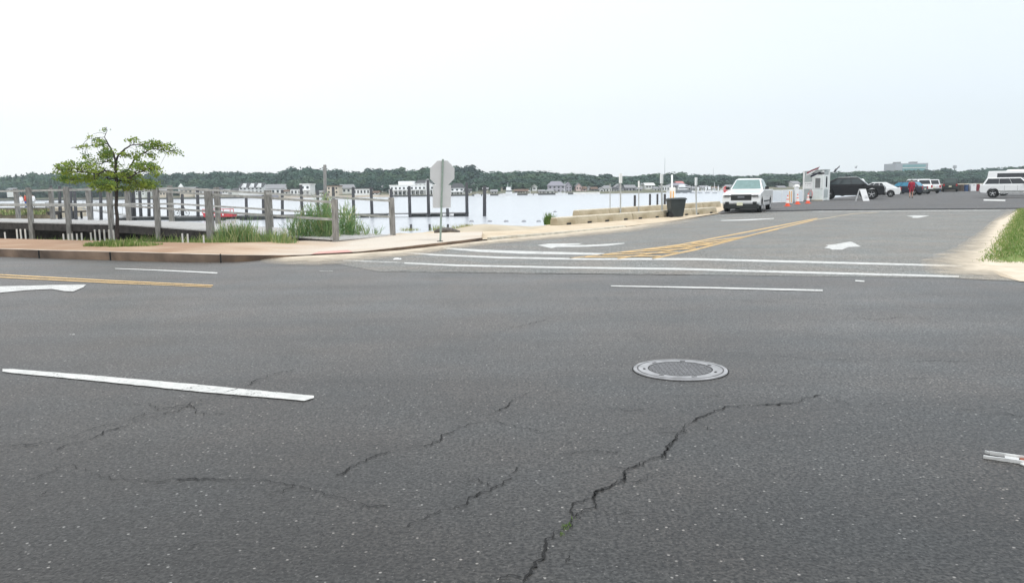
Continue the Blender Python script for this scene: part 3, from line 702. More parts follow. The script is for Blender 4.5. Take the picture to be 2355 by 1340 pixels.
# second gangway rail line seen behind, in front of the float
gw = thing('gangway', 'sloping metal gangway with handrails from the far pier down to the floating dock', 'gangway', (0,0,0))
ga, gb = P(192,480,101), P(292,497,95)
for dy in (0,1.2):
    o_ = Vector((0,dy,0)); mb = MB()
    mb.bar(ga+o_, gb+o_, .08,.16); mb.bar(ga+o_+Vector((0,0,1)), gb+o_+Vector((0,0,1)), .05,.05)
    for k in range(6): q = ga.lerp(gb,k/5)+o_; mb.bar(q, q+Vector((0,0,1)),.04,.04)
    mb.build('handrail', STEEL, gw)
mb = MB(); mid0, mid1 = ga+Vector((0,.6,-.02)), gb+Vector((0,.6,-.02)); mb.bar(mid0, mid1, 1.1,.06); mb.build('walkway', DECKM, gw)

# leaning stick and stakes at the sidewalk edge
a = G(757,553,.05); b_ = P(778,515,a.y+.35); mb = MB(); mb.tube([a, a.lerp(b_,.5)+Vector((.02,0,.01)), b_],[.022,.018,.013],6)
tag(recenter(mb.build('driftwood_stick', M('bleached_wood',(.55,.50,.44),.9), smooth=True)), 'bleached stick leaning against the first front post of the boardwalk', 'stick')
sts = [(9,534,.4),(36.5,527,1),(46,527,1),(56,527,1),(143,538,0),(154,538,0),(163.5,537,0),(174.5,537.5,0),(185,536,0),(207.6,535,0),(216.6,528,1),(227.6,528,1),(238,528,1),(249,528,1),(260,529,1),(418,537,0),(430,538,0),(466,541,0)]
stake0 = None
for i, (px, yt, tall) in enumerate(sts):
    yb = 549.5+px*.016; p = G(px, yb, .18); top = P(px-.3, yt, p.y); h = max(.1, top.z-.0)
    mb = MB(); mb.bar((0,0,-.1),(rr.uniform(-.015,.015),rr.uniform(-.01,.01),h),.038,.03)
    o = mb.build('fence_stake', M('stake_white',(.66,.66,.62),.8), loc=(p.x,p.y+.08,0))
    od = ['leftmost','second','third','rightmost'] 
    if i < 4: l_ = od[i]+' of the four white stakes at the far left of the sidewalk edge'
    elif i < 10: l_ = ['first','second','third','fourth','fifth','last'][i-4]+' from the left of six short white stakes left of the small tree'
    elif i < 15: l_ = ['first','second','third','fourth','last'][i-10]+' from the left of five tall white stakes beside the small tree trunk'
    else: l_ = ['left','middle','right'][i-15]+' one of three short white stakes in weeds right of the small tree'
    tag(o, l_, 'stake', 'white stakes along the sidewalk edge')

# ------------------------------------------------------------------ pilings and floating dock
def piling(px, yt, yb_, Yd, rad, label, m=PILE, group='dark pilings along the floating dock', bot=-2.6, name='piling'):
    t = P(px, yt, Yd); mb = MB(); b_ = P(px+(yb_-yt)*.02, yb_, Yd)
    dx = rr.uniform(-.12,.12)
    mb.tube([(b_.x-t.x+dx,0,bot),(0,0,t.z-.08),(0,0,t.z)],[rad*1.05,rad*.95,rad*.7],8)
    o = mb.build(name, m, smooth=True, loc=(t.x, Yd, 0)); return tag(o, label, 'piling', group)
dock_y = 92
PX = [(117,427,104),(137,428,104.2),(162,430,99),(171,440,97),(208,433,95),(231,432,95),(255,434,94),(299,438,93),(307,440,93.4),(321,439,92),(342,441,92.3),(354,436,91.6),(386,440,92),(419,446,93),(454,430,90.5),(503,436,90.5),(566,452,90),(605,449,90),(649,437,89.5),(692,425,89.5),(730,437,89),(766,430,89),(812,430,89),(853,430,89)]
nm = {117:'left of the dock platform',137:'behind the dock platform',162:'beside the second left boardwalk post',171:'right of the dock platform',208:'at the head of the gangway',231:'left of the small tree trunk, halfway down the gangway',255:'just left of the small tree trunk',299:'first right of the small tree trunk',307:'second right of the small tree trunk',321:'third right of the small tree trunk',342:'behind the post right of the small tree',354:'fifth right of the small tree trunk',386:'left of the fifth front boardwalk post',419:'behind the cyclist on the float',454:'left of the red skiff',503:'behind the red skiff',566:'first right of the red skiff',605:'second right of the red skiff',649:'behind the paired grey boardwalk posts',692:'rising above the reeds, left one',730:'rising above the reeds, right one',766:'left of the tallest bay piling row end',812:'first right of the last reeds',853:'just left of the end post of the boardwalk'}
for px, yt, Yd in PX: piling(px, yt, 500, Yd, .19 if px < 500 else .17, 'dark piling '+nm[px])
for px, yt, lab in ((899,434,'just right of the end post of the boardwalk'),(941,428,'second right of the end post of the boardwalk'),(984,414,'just left of the stop sign back'),(1029,479,'short stub below the plate of the stop sign'),(1073,420,'at the right end of the floating dock')):
    piling(px, yt, 498, 88.5, .17, 'dark piling '+lab)
piling(1114.5, 428, 498, 88.5, .19, 'lone dark piling standing in the water right of the dock', group=None)
piling(747, 379, 505, 80, .17, 'tall weathered grey piling that tops the tree line', m=WOOD, group=None)
for px, lab in ((903,'below the first dock piling right of the boardwalk'),(945,'below the second dock piling right of the boardwalk'),(988,'left of the stop sign post'),(1030,'right of the stop sign post'),(1074,'below the dock end piling'),(1116,'below the lone piling')):
    t = P(px, 515.5, 60); mb = MB(); mb.tube([(0,0,-2.2),(0,0,t.z)],[.10,.09],7)  # solid dark tube added in place of a piling's reflection in the water
    tag(mb.build('piling_reflection', PILE, smooth=True, loc=(t.x,60,0)), 'short dark stand-in for a piling reflection near the beach '+lab, 'piling', 'stand-ins for piling reflections near the beach')
fd = thing('floating_dock', 'long low floating dock with dark floats and pale deck out in the bay', 'dock', (0,0,0))
q0, q1 = P(270,499,92), P(1077,492,88.9)
fx = lambda t: Vector((q0.x+(q1.x-q0.x)*t, 92.6+(89.6-92.6)*t, 0))
mb = MB(); n_ = 18
for k in range(n_):
    a, b_ = fx(k/n_+.001), fx((k+1)/n_-.001); mb.bar(a+Vector((0,0,-1.14)), b_+Vector((0,0,-1.14)), 1.6,.10)
mb.build('dock_deck', M('dock_grey',(.22,.22,.22),.8,scale=3), fd)
for k in range(n_):
    if k in (11,14): continue
    mb = MB(); a, b_ = fx(k/n_+.006), fx((k+1)/n_-.006); mb.bar(a+Vector((0,0,-1.40)), b_+Vector((0,0,-1.40)), 1.4,.34); mb.build('float', BLACK, fd)
mb = MB(); a, b_ = fx(.66)+Vector((0,-.95,-1.30)), fx(.70)+Vector((0,-.95,-1.30)); mb.bar(a,b_,.2,.22); mb.build('white_fender', WHITE, fd); mb = MB(); a, b_ = fx(.93)+Vector((0,-.95,-1.30)), fx(.96)+Vector((0,-.95,-1.30)); mb.bar(a,b_,.2,.22)
mb.build('white_fender', WHITE, fd)
# near dark pontoons left of centre
for (x0,x1,y,lab) in ((405,465,502,'left of the red skiff'),(473,515,499,'under the red skiff'),(565,612,497,'right of the red skiff'),(555,575,499,'beside the second boardwalk post')):
    a, b_ = P(x0,y,87.6), P(x1,y,87.6); mb = MB(); mb.box(((a.x+b_.x)/2,87.6,-1.32),(b_.x-a.x,1.2,.42),0,.94)
    tag(recenter(mb.build('pontoon', BLACK, bevel=.04)), 'black pontoon in the water '+lab, 'pontoon', 'black pontoons beside the dock')

# pier/bulkhead at the far left
a, b_ = at_depth(-200,104), P(124,488,104).x
bk = thing('bulkhead_pier', 'timber faced pier with weedy front at the far left across the water', 'pier', ((a+b_)/2,104,0))
L_ = b_-a
mb = MB(); mb.box((0,4,-1.15),(L_,8,1.9)); mb.build('fill', SOIL, bk)
mb = MB(); nb_ = 46
for k in range(nb_): mb.box((-L_/2+L_*(k+.5)/nb_, -.06, -1.1+rr.uniform(-.03,.03)),(L_/nb_-.02,.10,1.95))
mb.build('sheet_wall', M('old_timber',(.17,.13,.085),.9,scale=2,col2=(.34,.28,.18),bump=.4), bk)
mb = MB(); mb.box((0,-.08,-.09),(L_,.30,.14)); mb.build('cap_rail', M('cap_grey',(.36,.35,.34),.8), bk)
blades('pier_weeds', [(a+ (b_-a)*k/40.,103.75,-1.0+.35*rr.random(),1) for k in range(16,39)], [GRASS2, GRASS1], 'yellow green weeds on the face of the left pier', 'weeds', n=1500, h=.5, wd=.09, spread=.55, seed=8, lean=.8)
dp = thing('dock_platform', 'dark raised timber platform on piles beside the left pier', 'dock', (P(154,489,101).x,101,0))
mb = MB(); mb.box((0,0,-.62),(3.7,2.4,.16)); mb.box((-1.0,-1.15,-.82),(1.5,.1,.3)); mb.build('platform', WOODD, dp)
for x in (-1.35,-.5,.55,1.25):
    for y in (-1,1):
        mb = MB(); mb.bar((x,y,-2.4),(x,y,-.6),.2,.2); mb.build('leg', WOODD, dp)
mb = MB()
for x in (-1.9,-.95,0,.95,1.9): mb.bar((x,-1.15,-.55),(x,-1.15,.55),.06,.06)
mb.bar((-1.9,-1.15,.52),(1.9,-1.15,.52),.06,.06); mb.bar((-1.9,-1.15,.05),(1.9,-1.15,.05),.05,.05); mb.build('railing', WOODD, dp)

# ------------------------------------------------------------------ the low weeds, reeds
gs = []
for px, d, sc in [(x, .12+.25*rr.random(), .6+.6*rr.random()) for x in np.linspace(75,200,34)]: 
    p = G(px, 549.5+px*.016, .15); gs.append((p.x, p.y+d, -.05, sc))
blades('low_weeds', gs, [GRASS1, LEAFG], 'low weeds behind the sidewalk left of the small tree', 'weeds', n=1100, h=.22, wd=.018, spread=.22, seed=11)
gs = []
for px in np.linspace(283,520,80):
    p = G(px, 549.5+px*.016, .15); gs.append((p.x, p.y+.1+.5*rr.random(), -.10, .7+.6*rr.random()))
blades('low_weeds', gs, [GRASS1, LEAFG, GRASS2], 'low weeds behind the sidewalk right of the small tree', 'weeds', n=2600, h=.33, wd=.018, spread=.25, seed=12)
gs = []
for px, h_ in [(x, 1.0 if 505 < x < 560 else .62) for x in np.linspace(490,655,60)]:
    p = G(px, 557, .1); gs.append((p.x, p.y+.15+.6*rr.random(), -.1, h_*(.7+.5*rr.random())))
blades('tall_grass', gs, [REED, GRASS1, REED, GRASS2], 'tall grass growing up around the middle boardwalk posts', 'grass', n=3600, h=.72, wd=.022, spread=.25, seed=13, lean=.45)
def reeds(name, x0, x1, ybase, Y0, n, h, seed, label, dens=None):
    r = np.random.default_rng(seed); V = []; Fq = []; mi = []; k = 0
    for i in range(n):
        px = r.uniform(x0, x1); tt = (px-x0)/(x1-x0); env = dens(px) if dens else 1
        if r.random() > env: continue
        Yd = Y0+r.uniform(-.5,.6); b = P(px, ybase, Yd); z0 = .02+(-.2)*r.random(); H = h*env**.5*r.uniform(.45,1.25)
        lx, ly = r.normal(0,.10), r.normal(0,.10); q = np.array([b.x, Yd, z0]); tip = q+np.array([lx,ly,H])
        wv = np.array([.006,0,0]); V += [q-wv, q+wv, tip+wv*.5, tip-wv*.5]; Fq.append((k,k+1,k+2,k+3)); mi.append(0); k += 4
        for j in range(9):
            t = r.uniform(.15,1.0); o = q+(tip-q)*t; a = r.random()*2*PI; ll = r.uniform(.15,.36); dr = np.array([math.cos(a),math.sin(a),r.uniform(.9,2.4)]); dr = dr/np.linalg.norm(dr)*ll
            side = np.array([-math.sin(a),math.cos(a),.3])*.014; e = o+dr+np.array([0,0,-.06*ll])
            side = side*.75; V += [o-side*.6, o+side*.6, o+dr*.6+side, e]; Fq.append((k,k+1,k+2,k+3)); mi.append(0 if r.random() < .8 else 1); k += 4
    o = gmesh(name, np.array(V), np.array(Fq), [REED, GRASS2], np.array(mi)); tag(o, label, 'reeds', None, 'stuff'); return recenter(o)
def d1(px):
    return max(.05, math.exp(-((px-726)/40.)**2)*.5 + .45*math.exp(-((px-756)/12.)**2)+.18)
reeds('reed_bed', 662, 782, 545, 25.9, 520, 1.25, 21, 'dense green reeds left of the first front boardwalk post', d1)
reeds('reed_bed', 784, 872, 540, 26.8, 230, .95, 22, 'thinner reeds between the last boardwalk posts', lambda px: max(.04, .9*math.exp(-((px-800)/26.)**2)+.12))
gs = [tuple(P(px, 527, 30.5))+(sc,) for px,sc in ((935,.6),(950,.5),(1003,.8),(1010,.9),(1020,.5),(1040,.5))]
gs = [(a,b_,.02,c) for a,b_,_,c in gs]
blades('dune_grass', gs, [GRASS1, GRASS2], 'sparse tufts of dune grass on the sand behind the stop sign', 'grass', n=420, h=.26, wd=.012, spread=.28, seed=15)
gs = [(P(px,524,30.8).x,30.8,.08,.8) for px in (1052,1062,1072,1080)]
blades('dune_grass', gs, [GRASS2], 'dry yellow grass on the small sand heap', 'grass', n=240, h=.2, wd=.012, spread=.25, seed=16)
# dark driftwood heap beside the sign
p = G(1028,535.5,.06); lg = MB(); lg.tube([(-.45,0,.05),(-.15,.03,.10),(.15,0,.10),(.45,.05,.03)],[.05,.09,.08,.03],8); lg.tube([(-.3,.1,.04),(0,.12,.15),(.3,.1,.02)],[.03,.05,.02],6)
tag(lg.build('driftwood_log', M('burnt_wood',(.07,.065,.06),.9,scale=12,col2=(.22,.2,.18),bump=.5), smooth=True, loc=tuple(p)), 'dark driftwood log on the sand right of the stop sign post', 'log')
gs = [(G(px,517,.0).x, G(px,517,.0).y+.1,.0,1) for px in (1259,1262,1266,1270)]
blades('green_bush', gs, [LEAFG, GRASS1], 'small green bush at the near end of the front barrier', 'bush', n=420, h=.42, wd=.035, spread=.17, seed=17)
# small near litter
for px, py, lab in ((912,597,'crumpled white litter between the crosswalk lines'),):
    p = G(px,py,.004); mb = MB(); mb.box((0,0,.02),(.16,.07,.035),.3,.6); mb.box((.08,.02,.015),(.06,.05,.03),1.0,.5)
    tag(mb.build('litter', WHITE, bevel=.006, loc=tuple(p)), lab, 'litter')

# ------------------------------------------------------------------ small street tree
tp = G(270,557,.2); TY = tp.y
def tpt(px, py, d=0): return P(px, py, TY+d)-Vector((tp.x,TY,0.0))
tree = thing('street_tree', 'small wide-crowned young tree with feathery light green leaves in a sidewalk bed', 'tree', (tp.x,TY,0))
brs = [([(270,560,0),(269,500,0),(267.6,436,0),(267,400,0),(266,373,0)],[.060,.050,.046,.042,.036]),
 ([(266,373,0),(262,356,.1),(255,342,.15),(247,328,.2),(240,314,.2),(246,300,.2),(246,291,.2)],[.036,.030,.024,.018,.010,.006,.003]),
 ([(248,331,.2),(230,334,.3),(200,337,.4),(163,341,.5)],[.014,.011,.008,.003]),
 ([(241,315,.2),(225,317,.1),(202,320,0)],[.008,.006,.003]), ([(243,308,.2),(230,305,.2),(214,308,.2)],[.006,.005,.003]),
 ([(266,373,0),(272,357,-.1),(287,343,-.2),(300,334,-.3),(318,333,-.4),(338,331,-.5)],[.032,.027,.022,.017,.012,.005]),
 ([(267,402,0),(284,396,.1),(298,387,.2),(308,368,.2),(325,355,.3),(345,343,.3),(362,343,.3),(385,350,.3),(411,346,.3)],[.034,.03,.028,.025,.021,.017,.013,.008,.003]),
 ([(267,399,0),(252,395,-.2),(240,393,-.3),(228,400,-.4),(200,396,-.5),(165,395,-.6),(128,388,-.7)],[.030,.026,.023,.019,.014,.009,.003]),
 ([(266,378,0),(250,370,.3),(235,375,.5),(215,380,.6),(190,376,.7)],[.022,.018,.014,.010,.004]),
 ([(267,405,0),(296,409,-.4),(320,397,-.6),(345,390,-.7),(363,392,-.8)],[.024,.019,.015,.010,.004]),
 ([(267.5,412,0),(300,420,.4),(338,424,.6),(358,430,.7)],[.022,.017,.011,.005]),
 ([(267.5,410,0),(236,414,.5),(190,414,.8),(138,412,1.0)],[.022,.017,.011,.004]),
 ([(267.5,420,0),(250,428,-.6),(225,430,-.9)],[.016,.011,.005]),
 ([(272,360,-.1),(285,358,-.6),(310,352,-.8)],[.014,.010,.004])]
mb = MB(); anchors = []
for pts, rad in brs:
    W3 = [tpt(*p) for p in pts]; sub = []; rs = []
    for (a, b_), (ra, rb) in zip(zip(W3, W3[1:]), zip(rad, rad[1:])):
        for k in range(3): sub.append(a.lerp(b_,k/3)+Vector([rr.uniform(-.012,.012) for _ in range(3)])); rs.append(ra+(rb-ra)*k/3)
    sub.append(W3[-1]); rs.append(rad[-1]); mb.tube(sub, rs, 7); anchors += sub[2:]
anchors = np.array([tuple(a) for a in anchors])
clumps = [(182,384,56,13,-.4,520),(178,411,50,10,.6,480),(148,392,24,9,-.6,130),(247,354,15,15,.2,330),(228,331,11,9,.2,120),(213,361,24,11,.5,150),(195,334,7,4,.4,30),(298,355,24,9,-.5,150),(303,322,13,5,-.3,70),
 (352,335,32,12,.3,360),(389,345,24,12,.3,190),(347,357,15,6,.3,90),(330,381,28,10,-.6,330),(358,393,11,14,-.7,110),(291,401,36,10,.0,330),(284,424,62,14,.3,760),(238,427,32,13,-.7,380),(340,424,26,14,.6,330),(318,362,8,7,0,60),(225,400,32,9,.3,240),(262,390,40,18,.0,180),(232,345,20,18,.1,80),(246,300,12,9,.2,16),(212,318,16,5,.1,22),(180,340,20,4,.4,24)]
rg = np.random.default_rng(31); V = []; mi = []; tw = MB()
for cx, cy, rx, ry, dep, n_ in clumps:
    n_ = int(n_*(2.3 if cy > 370 else 1.7))
    # sprays: leaflets cluster along small twigs
    ns = max(3, n_//18)
    for s_ in range(ns):
        while True:
            u, v = rg.uniform(-1,1,2)
            if u*u+v*v < 1: break
        u2 = u; v2 = v
        c = np.array(tpt(cx+u2*rx, cy+v2*ry, dep+rg.normal(0,.28)))
        near = anchors[np.argmin(((anchors-c)**2).sum(1))]
        if np.linalg.norm(near-c) < .9: tw.tube([near, (near+c)/2+np.array([0,0,.03]), c],[.006,.004,.0025],3,cap=False)
        ax = np.array([rg.choice([-1,1])*rg.uniform(.5,1), rg.normal(0,.5), rg.normal(-.12,.18)]); ax /= np.linalg.norm(ax); L = rg.uniform(.18,.34)
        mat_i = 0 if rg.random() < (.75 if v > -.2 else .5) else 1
        for j in range(n_//ns):
            t = rg.uniform(-1,1); o = c+ax*t*L*.5+rg.normal(0,.022,3); d = rg.normal(0,1,3); d[2] -= .3; d /= np.linalg.norm(d); e = np.cross(d, rg.normal(0,1,3)); e /= np.linalg.norm(e)
            ll, ww = rg.uniform(.035,.06), rg.uniform(.016,.028)
            V += [o-e*ww*.5, o+d*ll*.5-e*ww, o+d*ll, o+d*ll*.5+e*ww]; mi.append(mat_i)
n_q = len(mi); base = np.arange(n_q)*4
trunk = mb.build('trunk', BARK, tree, smooth=True)
to = tw.build('twigs', BARK, tree, fixn=False)
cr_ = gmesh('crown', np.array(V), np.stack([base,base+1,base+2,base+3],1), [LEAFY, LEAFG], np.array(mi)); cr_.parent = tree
gs = []
for px in np.linspace(200,345,70):
    yb = 567-.02*abs(px-265); p = G(px, yb, .2); gs.append((p.x, p.y+rr.uniform(0,.45), .19, .5+.8*math.exp(-((px-262)/50.)**2)*(.6+.6*rr.random())))
blades('bed_weeds', gs, [GRASS1, LEAFG, GRASS1, GRASS2], 'bed of green weeds around the foot of the small tree', 'weeds', n=2600, h=.15, wd=.02, spread=.16, seed=18)

# ------------------------------------------------------------------ back of the stop sign
sp_ = G(1012,555,.1)
ss = thing('stop_sign', 'grey back of an octagonal sign over a square plate on a leaning green post', 'road sign', tuple(sp_))
S0 = sp_.y; top = P(1018.5,367,S0)-sp_
mb = MB(); mb.bar((0,.02,-.12),(top.x,.02,top.z+.01),.055,.03)
for k in range(22): q = Vector((0,.0,.06)).lerp(Vector((top.x,0,top.z-.03)),k/21); mb.box((q.x,.003,q.z),(.012,.004,.012))
mb.build('post', POSTG, ss)
oc = P(1017,399,S0)-sp_; sq = P(1016,452,S0)-sp_
ry = R(20)
mb = MB(); r_ = .385; pl = [(r_*math.cos(R(22.5+45*k))*1.0, r_*math.sin(R(22.5+45*k))) for k in range(8)]
cz, szn = math.cos(ry), math.sin(ry)
def slab(mb, pl, c, th, tilt=0.04):
    fr = [Vector((c.x+x*cz+z*tilt, .045+x*szn, c.z+z)) for x,z in pl]; bk_ = [v+Vector((-szn*th, cz*th, 0)) for v in fr]
    mb.ngon(fr); mb.ngon(list(reversed(bk_)))
    for k in range(len(fr)): mb.quad(fr[k], bk_[k], bk_[(k+1)%len(fr)], fr[(k+1)%len(fr)])
slab(mb, pl, oc, .004); o = mb.build('octagon_plate', SIGNBACK, ss)
mb = MB(); slab(mb, [(-.265,-.32),(.265,-.32),(.265,.32),(-.265,.32)], sq, .004); mb.build('square_plate', SIGNBACK, ss)
for c in (oc+Vector((0,0,.25)), oc-Vector((0,0,.22)), sq+Vector((0,0,.22)), sq-Vector((0,0,.22))): mb = MB(); mb.box((c.x,-.002,c.z),(.018,.012,.018)); mb.build('bolt', STEEL, ss)
mb = MB(); mb.box((0,0,.004),(.16,.12,.02)); mb.build('base_collar', DARK, ss)

# ------------------------------------------------------------------ concrete barriers
def barrier_row(A, B, n_, h, name, labels, group, zt, slots=True):
    A = Vector(A); B = Vector(B); d = (B-A)/n_; u = d.normalized(); ang = math.atan2(u.y,u.x); L = d.length-.04
    for k in range(n_):
        c = A+d*(k+.5); t = thing(name, labels[k], 'barrier', (c.x,c.y,0), ang, group)
        mb = MB(); j = rr.uniform(-.012,.012)
        pr = [(-.20,-.02),(.20,-.02),(.19,h*.55),(.15,h-.05),(-.15,h-.05),(-.19,h*.55)]
        i0 = len(mb.v); 
        for x in (-L/2, L/2):
            mb.v += [(x,y+j,z) for y,z in pr]
        mb.f += [tuple(range(6)), tuple(reversed(range(6,12)))]+[(k2,(k2+1)%6,(k2+1)%6+6,k2+6) for k2 in range(6)]; mb.mi += [0]*8
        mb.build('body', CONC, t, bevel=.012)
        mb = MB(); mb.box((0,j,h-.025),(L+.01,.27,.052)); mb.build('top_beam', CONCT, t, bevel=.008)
        if slots:
            for sx in (-.27*L,.27*L):
                mb = MB(); mb.box((sx+rr.uniform(-.1,.1),-.192+j,.05),(.32,.02,.09)); mb.build('lifting_slot', DARK, t)
A = G(1268,520,0)+Vector((.1,.25,0)); B = G(1644,490.5,0)+Vector((.0,.25,0))
barrier_row(A, B, 5, .34, 'concrete_barrier', ['tan concrete barrier at the near end of the front row, by the bush','tan concrete barrier second in the front row from the bush','tan concrete barrier in the middle of the front row','tan concrete barrier behind the black wheeled bin','tan concrete barrier at the far end of the front row, near the pickup'], 'tan concrete barriers in the front row', 0)
A = Vector((P(1324,490,41).x,41,0)); B = Vector((P(1652,470,57.5).x,57.5,0))
barrier_row(A, B, 6, .40, 'concrete_barrier', ['tan concrete barrier at the near end of the rear row along the water','second tan concrete barrier in the rear row along the water','third tan concrete barrier in the rear row along the water','fourth concrete barrier in the rear row, behind the wheeled bin','fifth concrete barrier in the rear row along the water','last concrete barrier in the rear row, behind the pickup'], 'concrete barriers in the rear row along the water', 0, slots=False)
p = G(1300,517.5,.0)+Vector((-.05,-.12,0)); mb = MB(); mb.box((0,0,.045),(.78,.10,.09),.80); mb.box((-.30,-.30,.04),(.07,.07,.08),.8)
tag(recenter(mb.build('white_block', M('white_block',(.72,.68,.58),.8), bevel=.008, loc=tuple(p))), 'low white block at the foot of the near front barrier', 'block')

# ------------------------------------------------------------------ wheeled bin
bp0 = G(1558,500,.0)
bn = thing('wheelie_bin', 'black wheeled trash bin standing in front of the barriers', 'trash bin', (bp0.x,bp0.y+.3,0), R(8))
mb = MB(); mb.hexa([(-.33,-.27,.04),(.27,-.27,.04),(.27,.27,.04),(-.33,.27,.04),(-.42,-.36,.86),(.38,-.36,.86),(.38,.36,.86),(-.42,.36,.86)]); mb.build('body', BINM, bn, bevel=.03)
mb = MB(); mb.hexa([(-.46,-.39,.86),(.42,-.39,.86),(.42,.39,.86),(-.46,.39,.86),(-.46,-.39,.90),(.42,-.39,.90),(.42,.39,.90),(-.46,.39,.90)]); mb.build('collar', BINM, bn, bevel=.012)
mb = MB(); mb.hexa([(-.44,-.36,.90),(.44,-.36,.90),(.44,.36,.90),(-.44,.36,.90),(-.36,-.28,.95),(.36,-.28,.97),(.36,.28,.97),(-.36,.28,.95)]); mb.build('lid', BINM, bn, bevel=.015)
mb = MB(); mb.tube([(-.44,-.28,.83),(-.53,-.28,.87),(-.53,.28,.87),(-.44,.28,.83)],.017,6); mb.build('handle', BINM, bn, smooth=True)
for y in (-.30,.22):
    mb = MB(); mb.lathe([(0,y),(.11,y),(.12,y+.01),(.12,y+.06),(.11,y+.07),(0,y+.07)],18,(-.36,0,.12),'y'); mb.build('wheel', RUBBER, bn, smooth=False)

# ------------------------------------------------------------------ thin sign posts
def signpost(px, yt, Yd, label, wd=.05, sign=None, m=STEEL, yb=None):
    t = P(px, yt, Yd); b_ = P(px+ (2 if px > 1500 else 0), 500, Yd)
    o = thing('sign_post', label, 'sign post', (b_.x,Yd,0), 0, 'thin sign posts along the barriers')
    dx = t.x-b_.x; mb = MB(); mb.bar((0,0,-.1),(dx,0,t.z),wd,wd*.6); mb.build('post', m, o)
    if sign:
        y0, y1, ww = sign; a = P(px,y0,Yd).z; c = P(px,y1,Yd).z; hh = a-c; cx = dx*((a+c)/2)/t.z
        mb = MB(); q = R(66); mb.box((cx,-.04,(a+c)/2),(ww,.012,hh),q); mb.build('sign_plate', WHITE, o)
    return o
signpost(1403,423,43.8,'thin post with no sign left of the first white sign')
signpost(1427,399,44.5,'first signpost with a narrow white sign above the barriers',.075,(399,421,.60))
signpost(1469,416,46.5,'thin post with a small white tag between two signposts',.055,(416,431,.35))
signpost(1521,400,40.8,'tall signpost with white sign left of the wheeled bin',.085,(400,422,.62))
signpost(1600,408,42.6,'leaning signpost with white sign right of the wheeled bin',.07,(408,427,.62))
t = P(1545,402,52); b_ = P(1545.5,462,52); o = thing('white_pole', 'white pole with an orange striped sleeve behind the wheeled bin', 'pole', (b_.x,52,0))
mb = MB(); mb.tube([(0,0,-.1),(-.02,0,t.z)],[.07,.06],8); mb.build('pole', WHITE, o, smooth=True)
z0, z1 = P(1545,459,52).z, P(1545,431,52).z
mb = MB(); mb.box((0.02,0,(z0+z1)/2),(.34,.3,z1-z0)); mb.build('sleeve', WHITE, o, bevel=.02)
for x in (-.11,.05):
    mb = MB(); mb.box((x,-.156,(z0+z1)/2-.12),(.07,.008,(z1-z0)*.72)); mb.build('stripe', M('orange_stripe',(.80,.42,.12),.6), o)

# ------------------------------------------------------------------ lawn at the right
Lc = [np.array(g2(2285,602)), np.array([28.2,44.4]), np.array([62,33.]), np.array([34,5.])]
ns_, nt_ = 70, 60; vs = []
for i in range(ns_+1):
    u = i/ns_; a = Lc[0]*(1-u)+Lc[1]*u; b_ = Lc[3]*(1-u)+Lc[2]*u
    for j in range(nt_+1):
        v = (j/nt_)**1.8; p = a*(1-v)+b_*v; t = np.linalg.norm(p-a); e = min(t, u*30+.0, (1-u)*20)
        wob = .22*mnoise.noise(Vector((p[0]*.8,p[1]*.8,3)))*(1 if j == 0 else 0)
        z = .0+.42*(1-math.exp(-e/1.6))+.05*mnoise.noise(Vector((p[0]*1.3,p[1]*1.3,0)))*min(1,e)
        vs.append((p[0]+wob, p[1]+wob*.4, z if j else -.01))
ii = (np.arange(ns_)[:,None]*(nt_+1)+np.arange(nt_)[None,:]).ravel()
lawn = gmesh('lawn', np.array(vs), np.stack([ii+1,ii,ii+nt_+1,ii+nt_+2],1), LAWN, smooth=True); tag(lawn, kind='structure', label='raised green lawn at the right edge')
va = np.array(vs); r2 = np.random.default_rng(9)
sel = []
for i in range(ns_+1):
    for j in range(1, 34):
        q = va[i*(nt_+1)+j]; px = (q[0]/q[1])*F+1177
        if px < 2500: sel.append((q[0], q[1], q[2]-.01, 1.0))
blades('lawn_grass', sel, [GRASS1, LEAFG, GRASS1, GRASS2], 'rough green lawn grass at the right edge', 'grass', n=52000, h=.05, wd=.016, spread=.3, seed=41, lean=.7)
fr = [(va[i*(nt_+1)+1][0]-.05-r2.random()*.35, va[i*(nt_+1)+1][1]-r2.random()*.1, .012, .7) for i in range(0,ns_+1) for _ in range(2)]
blades('verge_weeds', fr, [GRASS1, GRASS2], 'scattered weeds along the sandy lawn verge', 'weeds', n=700, h=.07, wd=.015, spread=.12, seed=42, lean=.9)

